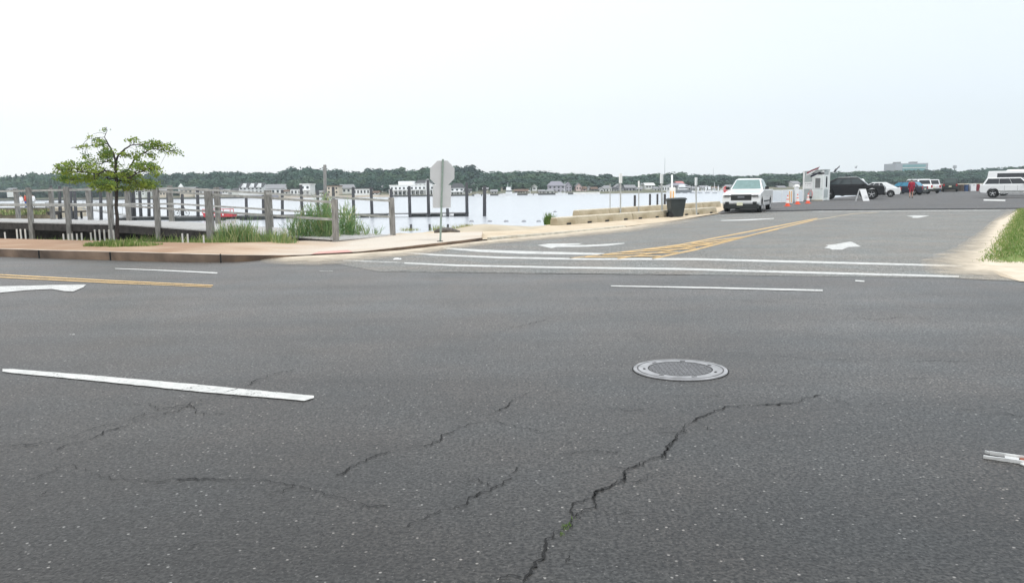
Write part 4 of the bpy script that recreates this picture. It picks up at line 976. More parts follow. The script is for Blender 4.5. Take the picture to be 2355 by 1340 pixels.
# ------------------------------------------------------------------ far woods
def crown_variant(seed, n=380):
    r = np.random.default_rng(seed); V = []
    nb = 7; cs_ = np.stack([r.normal(0,.40,nb), r.normal(0,.40,nb), r.uniform(.25,.78,nb)],1); rs = r.uniform(.26,.44,nb)
    for k in range(n):
        i = r.integers(nb); d = r.normal(0,1,3); d[2] = abs(d[2])*.9-.25*r.random(); d /= np.linalg.norm(d)
        p = cs_[i]+d*rs[i]*r.uniform(.75,1.08); nn = d+r.normal(0,.45,3); nn /= np.linalg.norm(nn)
        t1 = np.cross(nn, [0,0,1.]); t1 /= np.linalg.norm(t1)+1e-6; t2 = np.cross(nn, t1); s = r.uniform(.05,.10)
        a = r.uniform(0,PI); u = (t1*math.cos(a)+t2*math.sin(a))*s; v = (t2*math.cos(a)-t1*math.sin(a))*s*.75
        V += [p-u, p-v*.9, p+u, p+v]
    # dark inner body
    for k in range(40):
        i = r.integers(nb); d = r.normal(0,1,3); d /= np.linalg.norm(d); p = cs_[i]+d*rs[i]*.55; t1 = np.cross(d,[0,0,1.]); t1 /= np.linalg.norm(t1)+1e-6; t2 = np.cross(d,t1)
        V += [p-t1*.26, p-t2*.26, p+t1*.26, p+t2*.26]
    for k in range(10):   # skirt down to the ground
        a = 2*PI*k/10; p = np.array([math.cos(a)*.35, math.sin(a)*.35, .15]); t1 = np.array([-math.sin(a),math.cos(a),0])*.2
        V += [p-t1-[0,0,.3], p+t1-[0,0,.3], p+t1+[0,0,.3], p-t1+[0,0,.3]]
    return np.array(V)
variants = [crown_variant(100+k) for k in range(8)]
sky_pts = [(-900,420),(-300,418),(0,412),(60,405),(120,402),(200,404),(300,404),(400,401),(450,403),(500,401),(530,400),(560,402),(575,404),(600,401),(625,400),(645,402),(655,400),(670,396),(682,391),(700,390),(715,390),(722,394),(740,394),(760,395),(775,399),(800,398),(815,396),(835,402),(850,398),(865,396),(880,391),(900,394),(930,397),(950,395),(970,393),(978,387),(990,386),(1010,387),(1045,387),(1062,389),(1072,393),(1082,402),(1105,404),(1120,400),(1140,399),(1160,396),(1180,398),(1200,398),(1240,397),(1260,400),(1270,399),(1280,403),(1300,401),(1330,402),(1350,405),(1380,409),(1400,408),(1420,406),(1450,407),(1480,406),(1503,404),(1510,401),(1540,401),(1560,402),(1570,405),(1600,402),(1625,405),(1660,407),(1690,407),(1715,408),(1740,406),(1760,403),(1800,402),(1835,404),(1845,399),(1900,397),(1950,398),(1990,396),(2010,394),(2030,394),(2040,397),(2060,396),(2110,392),(2120,389),(2132,391),(2145,396),(2160,393),(2175,398),(2200,401),(2218,395),(2228,392),(2240,393),(2255,397),(2265,390),(2275,385),(2290,386),(2300,391),(2315,387),(2325,391),(2355,385),(2500,384),(2800,392),(3400,400)]
sxp = [p[0] for p in sky_pts]; syp = [p[1] for p in sky_pts]
def skyy(px): return float(np.interp(px, sxp, syp))
rw = np.random.default_rng(77); Vs = []; mis = []; 
def put(px, Yd, z0, H, Wd):
    v = variants[rw.integers(len(variants))]; a = rw.random()*2*PI; c, s_ = math.cos(a), math.sin(a)
    q = v.copy(); x = q[:,0]*c-q[:,1]*s_; y = q[:,0]*s_+q[:,1]*c
    Vs.append(np.stack([x*Wd+at_depth(px,Yd), y*Wd+Yd, q[:,2]*H+z0],1)); mis.append(np.full(len(v)//4, rw.integers(3)))
def rowtrees(off, step, top_frac, jit, low=None, x0=-330, x1=2560, wid=(7,11)):
    px = x0
    while px < x1:
        Yd = shoreY(px)+off+rw.uniform(-6,6); z0 = .5 if off < 60 else 2.0
        sy = skyy(px)+rw.uniform(0,jit); hh = hor(px); yb = hh+ (EYE-z0)*F/Yd
        yt = yb+(sy-yb)*top_frac*(rw.uniform(.88,1.0) if jit else 1); H = max(2.5,(yb-yt)*Yd/F)*1.08
        Wd = rw.uniform(*wid); put(px, Yd, z0, H, Wd)
        px += step*rw.uniform(.7,1.3)
rowtrees(125, 15, 1.0, 1.2, wid=(9,13)); rowtrees(112, 20, .99, 3.0, wid=(8,12)); rowtrees(95, 18, .93, 2, wid=(7,11))
rowtrees(75, 18, .80, 3, wid=(7,10)); rowtrees(58, 20, .66, 3, wid=(6,9)); rowtrees(44, 22, .52, 3, wid=(5,8))
rowtrees(30, 26, .40, 3, x1=620, wid=(5,8)); rowtrees(22, 16, .45, 3, x1=330, wid=(5,8)); rowtrees(30, 60, .30, 3, x0=620, wid=(4,7)); rowtrees(34, 24, .45, 3, x0=1640, wid=(5,8))
AV = np.concatenate(Vs); b0 = np.arange(len(AV)//4)*4
FL2 = M('far_leaf_b', (.036,.078,.050), .8, scale=.02, detail=5, col2=(.085,.140,.074)); FL3 = M('far_leaf_c', (.024,.054,.050), .8, scale=.02, detail=5, col2=(.052,.100,.074))
woods = gmesh('far_woods', AV, np.stack([b0,b0+1,b0+2,b0+3],1), [FARLEAF, FL2, FL3], np.concatenate(mis)); tag(woods, 'continuous green woods along the far shore of the bay', 'woods', None, 'stuff')

# ------------------------------------------------------------------ houses on the far shore
WALLS = {'white':WHITE,'beige':M('wall_beige',(.68,.60,.50),.8),'grey':M('wall_grey',(.34,.34,.36),.8),'pale':M('wall_pale',(.78,.80,.77),.8),'pink':M('wall_pink',(.78,.60,.57),.8),'lilac':M('wall_lilac',(.48,.46,.52),.8),'green':M('wall_green',(.42,.52,.45),.8)}
ROOFS = {'dark':M('roof_dark',(.07,.07,.075),.85),'grey':M('roof_grey',(.28,.28,.29),.85),'brown':M('roof_brown',(.16,.10,.07),.85),'white':M('roof_white',(.72,.72,.70),.6),'lilac':M('roof_lilac',(.27,.26,.30),.8),'red':M('roof_red',(.55,.20,.18),.8)}
def house(px, yb, wpx, hpx, wall, roof, kind, label, off=8, depth=9, storeys=1, wins=4, rz=0, extra=None, cat='house', name='house'):
    wpx *= 1.12; hpx *= 1.2; Yd = shoreY(px)+off; s_ = Yd/F; z0 = EYE-(yb-hor(px))*s_; Wm, Hm = wpx*s_, hpx*s_; x = at_depth(px, Yd)
    t = thing(name, label, cat, (x, Yd+depth/2, z0), R(rz), 'houses on the far shore')
    rf = {'flat':.12,'gable':.42,'front':.45,'hip':.40}[kind]; wh = Hm*(1-rf)
    mb = MB(); mb.box((0,0,(wh-3)/2),(Wm,depth,wh+3)); 
    if kind == 'front': mb.prism([(-Wm/2,wh),(Wm/2,wh),(0,Hm-.15)], -depth/2+.02, depth/2-.02)
    if kind == 'gable':
        for sx in (-1,1): mb.ngon([(sx*(Wm/2-.02),-depth/2,wh),(sx*(Wm/2-.02),depth/2,wh),(sx*(Wm/2-.02),0,Hm-.15)])
    mb.build('wall', WALLS[wall], t)
    mb = MB(); o_ = .35
    if kind == 'flat': mb.box((0,0,wh+Hm*rf/2),(Wm+.5,depth+.5,Hm*rf))
    elif kind == 'gable':
        for sy in (-1,1): mb.hexa([(-Wm/2-o_,sy*(depth/2+o_),wh-.15),(Wm/2+o_,sy*(depth/2+o_),wh-.15),(Wm/2+o_,0,Hm-.1),(-Wm/2-o_,0,Hm-.1),(-Wm/2-o_,sy*(depth/2+o_),wh+.05),(Wm/2+o_,sy*(depth/2+o_),wh+.05),(Wm/2+o_,0,Hm+.1),(-Wm/2-o_,0,Hm+.1)])
    elif kind == 'front':
        for sx in (-1,1): mb.hexa([(sx*(Wm/2+o_),-depth/2-o_,wh-.15),(0,-depth/2-o_,Hm-.1),(0,depth/2+o_,Hm-.1),(sx*(Wm/2+o_),depth/2+o_,wh-.15),(sx*(Wm/2+o_),-depth/2-o_,wh+.05),(0,-depth/2-o_,Hm+.1),(0,depth/2+o_,Hm+.1),(sx*(Wm/2+o_),depth/2+o_,wh+.05)])
    else: mb.hexa([(-Wm/2-o_,-depth/2-o_,wh),(Wm/2+o_,-depth/2-o_,wh),(Wm/2+o_,depth/2+o_,wh),(-Wm/2-o_,depth/2+o_,wh),(-Wm*.28,-.3,Hm),(Wm*.28,-.3,Hm),(Wm*.28,.3,Hm),(-Wm*.28,.3,Hm)])
    mb.build('roof', ROOFS[roof], t)
    for st in range(storeys):
        zc = wh*(st+.52)/storeys
        for k in range(wins):
            xx = -Wm/2+Wm*(k+.5)/wins; mb = MB(); mb.box((xx,-depth/2-.03,zc),(Wm/wins*.45,.08,wh/storeys*.46)); mb.build('window', GLASSD, t)
    if extra: extra(t, Wm, wh, Hm, depth)
    return t
def porch(t, Wm, wh, Hm, d):
    mb = MB(); mb.box((0,-d/2-1.3,wh*.50),(Wm*.9,2.6,.18)); mb.build('balcony', WHITE, t)
    for k in range(5):
        mb = MB(); mb.bar((-Wm*.42+Wm*.84*k/4,-d/2-2.4,0),(-Wm*.42+Wm*.84*k/4,-d/2-2.4,wh*.5),.22,.22); mb.build('porch_post', WHITE, t)
def gables(t, Wm, wh, Hm, d):
    for k in (-.28,.05,.36):
        mb = MB(); mb.prism([(Wm*k-1.1,wh*.95),(Wm*k+1.1,wh*.95),(Wm*k,wh+(Hm-wh)*.9)], -d/2-.9, -.2); mb.build('dormer', WHITE, t)
house(577,444,48,19,'white','dark','gable','white house with three dormers behind the boardwalk posts',8,9,2,6,extra=gables)
house(630,447,36,19,'white','grey','gable','white house with long sloping grey roof left of the paired posts',8,9,1,4,rz=8)
house(680,449,22,13,'white','dark','flat','low white annex on the left of the cube shaped house',7,7,1,3)
house(702,449,20,22,'white','white','flat','white cube shaped house with two balconies left of the tall piling',7,9,2,2,extra=porch)
house(765,446,23,16,'beige','brown','flat','beige flat topped house just right of the tall piling',7,8,2,3)
house(793,444,26,16,'pale','grey','gable','pale house with steep grey roof half hidden by trees',20,9,1,3,rz=20)
house(831,448,34,13,'white','dark','flat','long low white shed between two dark pilings',6,8,1,5)
def arcade(t, Wm, wh, Hm, d):
    mb = MB(); mb.box((0,-d/2-1.5,wh*.60),(Wm,3,.5)); mb.build('canopy', WHITE, t)
    for k in range(12):
        mb = MB(); mb.bar((-Wm*.49+Wm*.98*k/11,-d/2-2.8,0),(-Wm*.49+Wm*.98*k/11,-d/2-2.8,wh*.6),.3,.3); mb.build('column', WHITE, t)
    mb = MB(); mb.box((-Wm*.18,0,Hm+.7),(Wm*.32,d*.6,1.6)); mb.build('upper_storey', WHITE, t)
house(952,449,98,20,'white','white','flat','long white waterfront hall with columns left of the stop sign',8,12,2,12,extra=arcade)
house(972,432,34,15,'white','dark','hip','upper white house with dark roof above the waterfront hall',16,9,1,4)
house(517,445,12,8,'white','grey','gable','tiny white cottage between the lilac house and the dormer house',12,7,1,2)
house(541,444,14,9,'pale','dark','gable','small pale cottage just left of the dormer house',14,7,1,2)
house(606,440,10,8,'pale','grey','front','small gable peeking between the dormer house and the long grey roof',20,6,1,1)
house(655,447,14,9,'pale','brown','hip','low pale hut just left of the white flat annex',9,6,1,2)
house(737,448,16,8,'white','grey','gable','low white hut just left of the tall grey piling',8,6,1,2)
house(812,432,10,7,'white','grey','front','small white gable high in the trees above the long white shed',45,6,1,1)
house(862,448,14,7,'white','brown','gable','low white hut right of the long white shed',7,6,1,2)
house(884,434,10,6,'pale','grey','gable','small pale roof in the trees left of the waterfront hall',36,6,1,1)
house(1075,446,14,10,'pale','dark','gable','small pale cottage behind the dock end piling',9,7,1,2)
house(1136,446,12,8,'white','grey','gable','small white cottage between the lone piling and the white cruiser',9,6,1,2)
house(1150,436,10,7,'beige','grey','front','beige gable in the trees above the white cruiser',26,6,1,1)
house(1208,445,12,8,'pale','brown','gable','pale cottage just left of the short masted sailboat',9,6,1,2)
house(1246,445,12,7,'white','grey','gable','low white cottage between white gable and pale boathouse',8,6,1,2)
house(1356,438,9,8,'white','grey','front','small white gable above the left end of the white beach',18,6,1,1)
house(1412,441,10,9,'white','dark','gable','small white cottage between the first post and the first signpost',11,6,1,2)
house(1438,438,10,8,'pale','grey','front','pale gable just left of the low lilac house',18,6,1,1)
house(1470,440,12,8,'white','grey','gable','small white cottage behind the post with the small tag',11,6,1,2)
house(1511,440,12,9,'pale','grey','hip','pale cottage just left of the tall signpost',10,6,1,2)
house(1582,438,14,9,'white','grey','gable','white boathouse between the white pole and the leaning signpost',10,7,1,2)
house(1600,439,12,8,'pale','grey','gable','pale marina shed behind the leaning signpost',9,7,1,2)
house(1622,438,16,9,'white','grey','gable','white marina shed right of the leaning signpost',9,7,1,3)
house(1646,438,14,8,'pale','brown','hip','pale marina shed left of the red stop sign',9,7,1,2)
house(1682,436,16,9,'white','grey','gable','white marina house hidden behind the pickup roof',12,7,1,2)
house(1800,436,14,7,'grey','grey','gable','grey shore cottage between pickup and booth',12,7,1,2)
t = thing('light_tower', 'slim white tower rising beside the waterfront hall', 'tower', (at_depth(984,shoreY(984)+6), shoreY(984)+6, 0), 0)
mb = MB(); zt_ = P(984,411,t.location.y).z; mb.tube([(0,0,-1),(0,0,zt_*.8)],[1.1,.75],8); mb.build('shaft', WHITE, t); mb = MB(); mb.tube([(0,0,zt_*.8),(0,0,zt_)],[.9,.3],8); mb.build('cap', ROOFS['grey'], t)
house(1051,449,28,23,'white','dark','hip','white two storey house just right of the stop sign',8,9,2,3,extra=porch)
house(1020,448,30,14,'white','grey','gable','white house mostly hidden by the stop sign plates',9,8,1,3)
house(1089,436,15,12,'green','grey','front','small pale green house among trees right of the stop sign',26,7,1,2)
house(1116,440,10,7,'beige','grey','gable','tiny beige cottage above the lone piling',20,6,1,2)
house(1229,437,10,10,'white','white','front','small white gabled cottage in the trees at mid bay',24,6,1,1)
house(1193,445,16,8,'grey','brown','gable','low grey cottage right of the moored white cruiser',9,7,1,3)
house(1265,446,18,9,'pale','grey','hip','low pale boathouse left of the big grey roof',6,7,1,2)
house(1280,442,34,21,'lilac','lilac','hip','large house with broad lilac grey roof at mid bay',14,12,2,4)
house(1308,441,12,18,'lilac','lilac','front','narrow lilac gabled house next to the big grey roof',12,9,2,2)
house(1322,431,9,8,'pale','grey','gable','tiny pale house on the rise left of the pink one',30,6,1,1)
house(1331,437,11,13,'pink','grey','front','small pink gabled house at mid bay',16,8,1,2)
house(1344,440,8,9,'pink','brown','gable','small pinkish cottage right of the pink gabled house',14,7,1,1)
house(1367,440,12,8,'grey','brown','gable','low grey brown cottage above the white beach',14,7,1,2)
house(1384,441,9,8,'white','grey','front','small white cottage left of the first thin post',10,7,1,1)
house(1397,442,18,13,'pale','grey','hip','pale house behind the first thin post',11,8,1,3)
house(1425,441,16,15,'grey','grey','front','grey gabled house behind the first signpost',12,9,2,2)
house(1450,440,20,12,'lilac','grey','gable','low lilac house between two signposts',13,8,1,3)
house(1495,433,18,10,'pale','white','gable','pale house on the green slope left of the tall signpost',20,8,1,3)
house(1484,430,14,7,'pale','grey','gable','little pale house higher up left of the tall signpost',34,7,1,2)
house(1531,440,15,11,'white','white','flat','white box shaped building right of the tall signpost',6,7,1,3)
house(1562,435,34,12,'grey','lilac','hip','wide house with lilac roof behind the white pole',14,10,1,5)
house(1565,427,12,8,'pink','red','gable','pink house with red roof above the marina',24,8,1,2)
house(1832,430,14,11,'white','grey','gable','white building just left of the booth',16,8,1,3)
house(24,440,14,6,'pale','grey','gable','small pale house in the dark woods at far left',8,7,1,2)
house(318,449,26,15,'pale','dark','gable','pale house behind the pilings right of the small tree',7,8,2,4)
house(370,450,18,12,'beige','grey','gable','beige house left of the fifth front post',8,8,1,3)
house(428,445,26,12,'beige','grey','gable','beige house with grey roof right of the fifth front post',10,8,1,3)
house(462,447,24,11,'white','brown','hip','low white house with brown roof left of the red skiff',8,8,1,3)
house(497,443,12,10,'lilac','dark','gable','small lilac house above the red skiff',14,8,1,2)
t = thing('steeple', 'thin white steeple rising from the trees left of the red skiff', 'steeple', (at_depth(417,shoreY(417)+16), shoreY(417)+16, 2)); zt_ = P(417,422,t.location.y).z-2
mb = MB(); mb.box((0,0,zt_*.3),(1.8,1.8,zt_*.6)); mb.build('tower', WHITE, t); mb = MB(); mb.box((0,0,zt_*.8),(1.8,1.8,zt_*.4),0,.03); mb.build('spire', WALLS['pale'], t)
# beach strips, rock edging
def strip(px0, px1, off0, off1, z, m, label, name):
    mb = MB(); n_ = 8
    for k in range(n_):
        a, c = px0+(px1-px0)*k/n_, px0+(px1-px0)*(k+1)/n_
        Y0, Y1 = shoreY(a), shoreY(c)
        mb.hexa([(at_depth(a,Y0+off0),Y0+off0,-1.8),(at_depth(c,Y1+off0),Y1+off0,-1.8),(at_depth(c,Y1+off1),Y1+off1,-1.8),(at_depth(a,Y0+off1),Y0+off1,-1.8),(at_depth(a,Y0+off0),Y0+off0,z),(at_depth(c,Y1+off0),Y1+off0,z),(at_depth(c,Y1+off1),Y1+off1,z),(at_depth(a,Y0+off1),Y0+off1,z)])
    o = mb.build(name, m); tag(o, label=label, kind='structure')
BEACHW = M('far_beach', (.60,.52,.42), .9, var=.1, scale=.3)
strip(640, 900, -2, 3, -.75, BEACHW, 'pale beach strip on the far shore behind the reeds', 'far_beach')
strip(1318, 1380, -2, 3, -.8, M('far_beach_white',(.78,.76,.72),.9,scale=.3), 'white beach strip at mid bay', 'far_beach')
strip(560, 640, -3, 2, -.2, M('seawall_grey',(.28,.27,.30),.9), 'grey seawall under the dormer house', 'seawall')
strip(880, 1078, -2, 1, -.9, M('seawall_dark',(.10,.10,.10),.9), 'dark rocks under the waterfront hall', 'seawall')
strip(1085, 1320, -2, 1, -.85, M('seawall_dark',(.10,.10,.10),.9), 'dark seawall along mid bay', 'seawall')
strip(-100, 560, -1, 1, -.9, M('seawall_dark',(.10,.10,.10),.9), 'dark bank at the left far shore', 'far_bank')

# ------------------------------------------------------------------ boats
HULLM = M('hull_white', (.80,.80,.80), .35, var=.04)
def boat(px, y, Lpx, label, cabin=.45, mast=0, Yoff=-6, rz=0, hull=None, fly=False, Yabs=None, grp='moored boats on the far shore', antennas=()):
    Yd = Yabs if Yabs else shoreY(px)+Yoff; s_ = Yd/F; L = Lpx*s_; x = at_depth(px, Yd); hm = hull or HULLM
    t = thing('moored_boat', label, 'boat', (x,Yd,WZ), R(rz), grp)
    W = L*.28; h = L*.11+.35; st = [(-.5,.80,.0),(-.2,1,.0),(.15,.95,.02),(.38,.6,.06),(.5,.05,.12)]; mb = MB()
    ring = []
    for u, wv, rise in st:
        ring.append([(u*L,-W/2*wv*.6,-.25),(u*L,-W/2*wv,h*(.9+rise)),(u*L,W/2*wv,h*(.9+rise)),(u*L,W/2*wv*.6,-.25)])
    for a, c in zip(ring, ring[1:]):
        for k in range(4): mb.quad(a[k], c[k], c[(k+1)%4], a[(k+1)%4])
    mb.ngon(ring[0]); mb.build('hull', hm, t)
    if cabin:
        mb = MB(); mb.box((-.05*L,0,h+L*cabin*.11),(L*.45,W*.7,L*cabin*.24),0,.82); mb.build('cabin', WHITE, t)
        mb = MB(); mb.box((-.05*L,0,h+L*cabin*.13),(L*.41,W*.72,L*cabin*.09),0,.95); mb.build('cabin_window', GLASSD, t)
    if fly: mb = MB(); mb.box((-.08*L,0,h+L*cabin*.24+.5),(L*.32,W*.6,1.0),0,.9); mb.build('flybridge', WHITE, t)
    if mast: zt = mast*s_; mb = MB(); mb.tube([(0.02*L,0,h*.5),(0.02*L,0,zt)],.07,5); mb.build('mast', WHITE, t); mb = MB(); mb.tube([(0.02*L,0,h+1.1),(-.42*L,0,h+1.0)],.09,5); mb.build('boom', WHITE, t)
    for ax_, ah in antennas: mb = MB(); mb.tube([(ax_*L,0,h),(ax_*L,0,ah*s_)],.05,4); mb.build('antenna', WHITE, t)
    return t
boat(1172,448,34,'white cruiser with flybridge and two antennas moored at mid bay',.9,0,-5,fly=True,antennas=((-.12,29),(.1,24)))
boat(1154,449,16,'small white boat left of the cruiser with antennas',.4,0,-6)
boat(1219,448,12,'small sailboat with a short mast at mid bay',.4,17,-4)
boat(1288,447,21,'white boat under the broad lilac grey roof',.5,0,-5)
boat(1299,447,14,'sailboat with tall mast beside the lilac gabled house',.3,29,-3)
boat(1118,450,18,'low white skiff right of the dock end piling',.25,0,-4)
boat(1098,450,15,'white motorboat between the dock end piling and the lone piling',.5,0,-5)
boat(1232,448,10,'tiny white boat below the white gabled cottage',.4,0,-4)
boat(1572,441,46,'large dark sided yacht behind the wheeled bin',.55,0,-12,hull=M('hull_dark',(.20,.21,.22),.4),fly=True)
boat(1543,440,20,'white motorboat left of the large yacht',.6,0,-8)
bl = ['left of the leaning signpost','just right of the leaning signpost','second right of the leaning signpost','third right of the leaning signpost','with tall cabin in the middle of the marina','right of the tall cabin boat','left of the red stop sign','nearest the red stop sign','behind the pickup roof']
for k, px in enumerate((1592,1606,1616,1624,1633,1643,1652,1661,1674)):
    boat(px, 440, rr.uniform(13,19), 'white marina boat '+bl[k], rr.uniform(.55,1.2), 22 if k in (5,) else 0, -10+rr.uniform(-6,4), rz=rr.choice([0,60,80,20]), fly=k in (1,3,4,6), antennas=((.05,rr.uniform(12,17)),))
t = thing('red_skiff', 'bright red slatted skiff frame lying on the black pontoon', 'boat', (P(495,495,87.6).x,87.6,-1.11))
mb = MB(); mb.hexa([(-1.05,-.5,0),(1.95,-.5,0),(2.1,.5,0),(-1.1,.5,0),(-1.15,-.6,.45),(2.2,-.6,.45),(2.3,.6,.45),(-1.2,.6,.45)]); mb.build('hull', REDP, t)
mb = MB()
for x in (-1.15,-.4,.35,1.1,1.85,2.2): mb.bar((x,-.58,.40),(x,-.58,.85),.06,.06)
mb.bar((-1.15,-.58,.83),(2.2,-.58,.83),.06,.07); mb.build('rail', REDP, t)
mb = MB()
for x in (-.55,-.25,.1,.4,.75,1.05): mb.box((x,-.615,.24),(.14,.02,.18))
mb.build('white_mark', WHITE, t)
# swim line floats
FLT = M('float_grey', (.30,.31,.33), .6)
def floatline(pts, Yd, n_, label, name='float_line'):
    mb = MB()
    for (px0,y0),(px1,y1) in zip(pts, pts[1:]):
        for k in range(n_):
            a, c = px0+(px1-px0)*k/n_, px0+(px1-px0)*(k+.62)/n_
            z = WZ+.1; ya = y0+(y1-y0)*k/n_; Yk = (EYE-WZ)*F/(ya-hor(a)); mb.bar((at_depth(a,Yk),Yk,z),(at_depth(c,Yk),Yk,z),.5,.35)
    o = mb.build(name, FLT); tag(o, label, 'float line')
floatline([(1553,444.5),(1656,444.5)], 0, 6, 'line of grey floats on the water behind the wheeled bin')
floatline([(1772,438),(1830,439)], 0, 4, 'line of grey floats on the water right of the pickup')
for k,(px, y) in enumerate(((1276,487),(1083,509),(1125,509),(1163,509),(1204,509),(1238,509))):
    Yk = (EYE-WZ)*F/(y-hor(px)); mb = MB(); mb.lathe([(0,-.12),(.2,-.05),(.22,.05),(.12,.14),(0,.16)],10); o = mb.build('buoy', FLT, loc=(at_depth(px,Yk),Yk,WZ)); 
    tag(o, ['grey buoy floating alone left of the rear barriers','first small float left of the lone piling','first small float right of the lone piling','second small float right of the lone piling','third small float right of the lone piling','small float nearest the green bush'][k], 'buoy')
for k,(px,y0,y1,Yd) in enumerate(((1460,449,463,62),(1495,446,456,70),(1512,446,455,72),(1529,446,463,60))):
    a = P(px,y0,Yd); mb = MB(); mb.tube([(0,0,-2.2),(0,0,a.z)],[.10,.09],7); mb.build
    z0 = a.z; o = mb.build('channel_post', PILE, loc=(a.x,Yd,0)); tag(o, ['short grey stake in the water left of the tall signpost, leftmost','short grey stake in the water left of the tall signpost, middle','short grey stake in the water touching the tall signpost side','short grey stake in the water right of the tall signpost'][k], 'stake')
# office block, masts
ob = thing('office_block', 'teal glass office block rising above the trees at right', 'building', (at_depth(2096,620),620,0))
s_ = 620/F; zt = P(2096,375.5,620).z; Wm = 73*s_
mb = MB(); mb.box((0,10,zt/2),(Wm,20,zt)); mb.build('wall', M('tower_frame',(.40,.42,.46),.6), ob)
for k in range(6):
    mb = MB(); mb.box((1.5,-.15,zt-2.0-k*2.9),(Wm-7,.3,1.9)); mb.build('window_band', M('office_glass',(.14,.33,.36),.25,col2=(.22,.42,.45),scale=.3), ob)
for k in range(2):
    mb = MB(); mb.box((1.5,-.22,zt-3.4-k*5.8),(Wm-7,.3,.5)); mb.build('pale_band', WALLS['pale'], ob)
for x, wv in ((-8.0,4),(4.5,4.5)):
    mb = MB(); mb.box((x,8,zt+.6),(wv,5,1.3)); mb.build('roof_plant', ROOFS['grey'], ob)
for px, yt, Yd, r_, lab in ((1528.5,362,640,.22,'thin radio mast above the woods behind the tall signpost'),(1640,386,600,.14,'faint thin mast above the woods right of the leaning signpost'),(2194,380,560,.55,'grey water tower mast above the trees at right')):
    z = P(px,yt,Yd).z; mb = MB(); mb.tube([(0,0,0),(0,0,z)],[r_*1.3,r_*.6],6)
    if px > 2000: mb.box((0,0,z-1.2),(1.8,1.8,2.0))
    tag(mb.build('radio_mast', M('mast_grey',(.42,.44,.47),.6), loc=(at_depth(px,Yd),Yd,0)), lab, 'mast')

# ------------------------------------------------------------------ vehicles (local x = forward)
def arch_profile(xr, xf, rw_, L, W, z0, zb, zh, nose, tail, hood_x, deck_x, deck_z):
    r = rw_+.07; pts = []
    pts.append((-L/2+.06, z0+.05))
    def arc(xc):
        out = []
        for k in range(9):
            t = PI-PI*k/8; out.append((xc+math.cos(t)*r, max(z0, rw_+math.sin(t)*r)))
        return out
    pts += [(xr-r-.02, z0)]+arc(xr)+[(xr+r+.02, z0),(xf-r-.02,z0)]+arc(xf)+[(xf+r+.02,z0)]
    pts += [(L/2-.10,z0+.04),(L/2,z0+.22),(L/2-.01,nose[0]),(L/2-nose[1],nose[2]),(hood_x,zh),(deck_x,deck_z),(-L/2+tail[0],tail[1]),(-L/2,tail[1]-.18),(-L/2,z0+.22)]
    return pts
def wheel(t, x, y, r, wdt, style=5, rimr=.66, dark=False):
    sgn = 1 if y > 0 else -1; mb = MB()
    mb.lathe([(r*.62,-wdt/2),(r*.93,-wdt/2),(r,-wdt/2+.04),(r,wdt/2-.04),(r*.93,wdt/2),(r*.62,wdt/2)], 22, (0,0,0), 'y')
    o = mb.build('wheel', RUBBER, t, loc=(x,y,r), smooth=False)
    mb = MB(); rr_ = r*rimr; yy = sgn*(wdt/2-.02)
    mb.lathe([(rr_,yy-sgn*.10),(rr_*1.03,yy),(rr_*.9,yy+sgn*.006),(rr_*.86,yy-sgn*.06)], 22, (0,0,0), 'y')
    for k in range(style):
        a = 2*PI*k/style+.3; mb.bar((math.cos(a)*.05,yy-sgn*.02,math.sin(a)*.05),(math.cos(a)*rr_*.9,yy-sgn*.02,math.sin(a)*rr_*.9),.03,rr_*.24)
    mb.lathe([(.07,yy-sgn*.01),(.05,yy+sgn*.01),(0,yy+sgn*.012)],10,(0,0,0),'y')
    mb.build('rim', RIM, o)
    mb = MB(); mb.lathe([(rr_*.98,yy-sgn*.10),(0,yy-sgn*.10)],16,(0,0,0),'y'); mb.build('brake_disc', DARK, o)
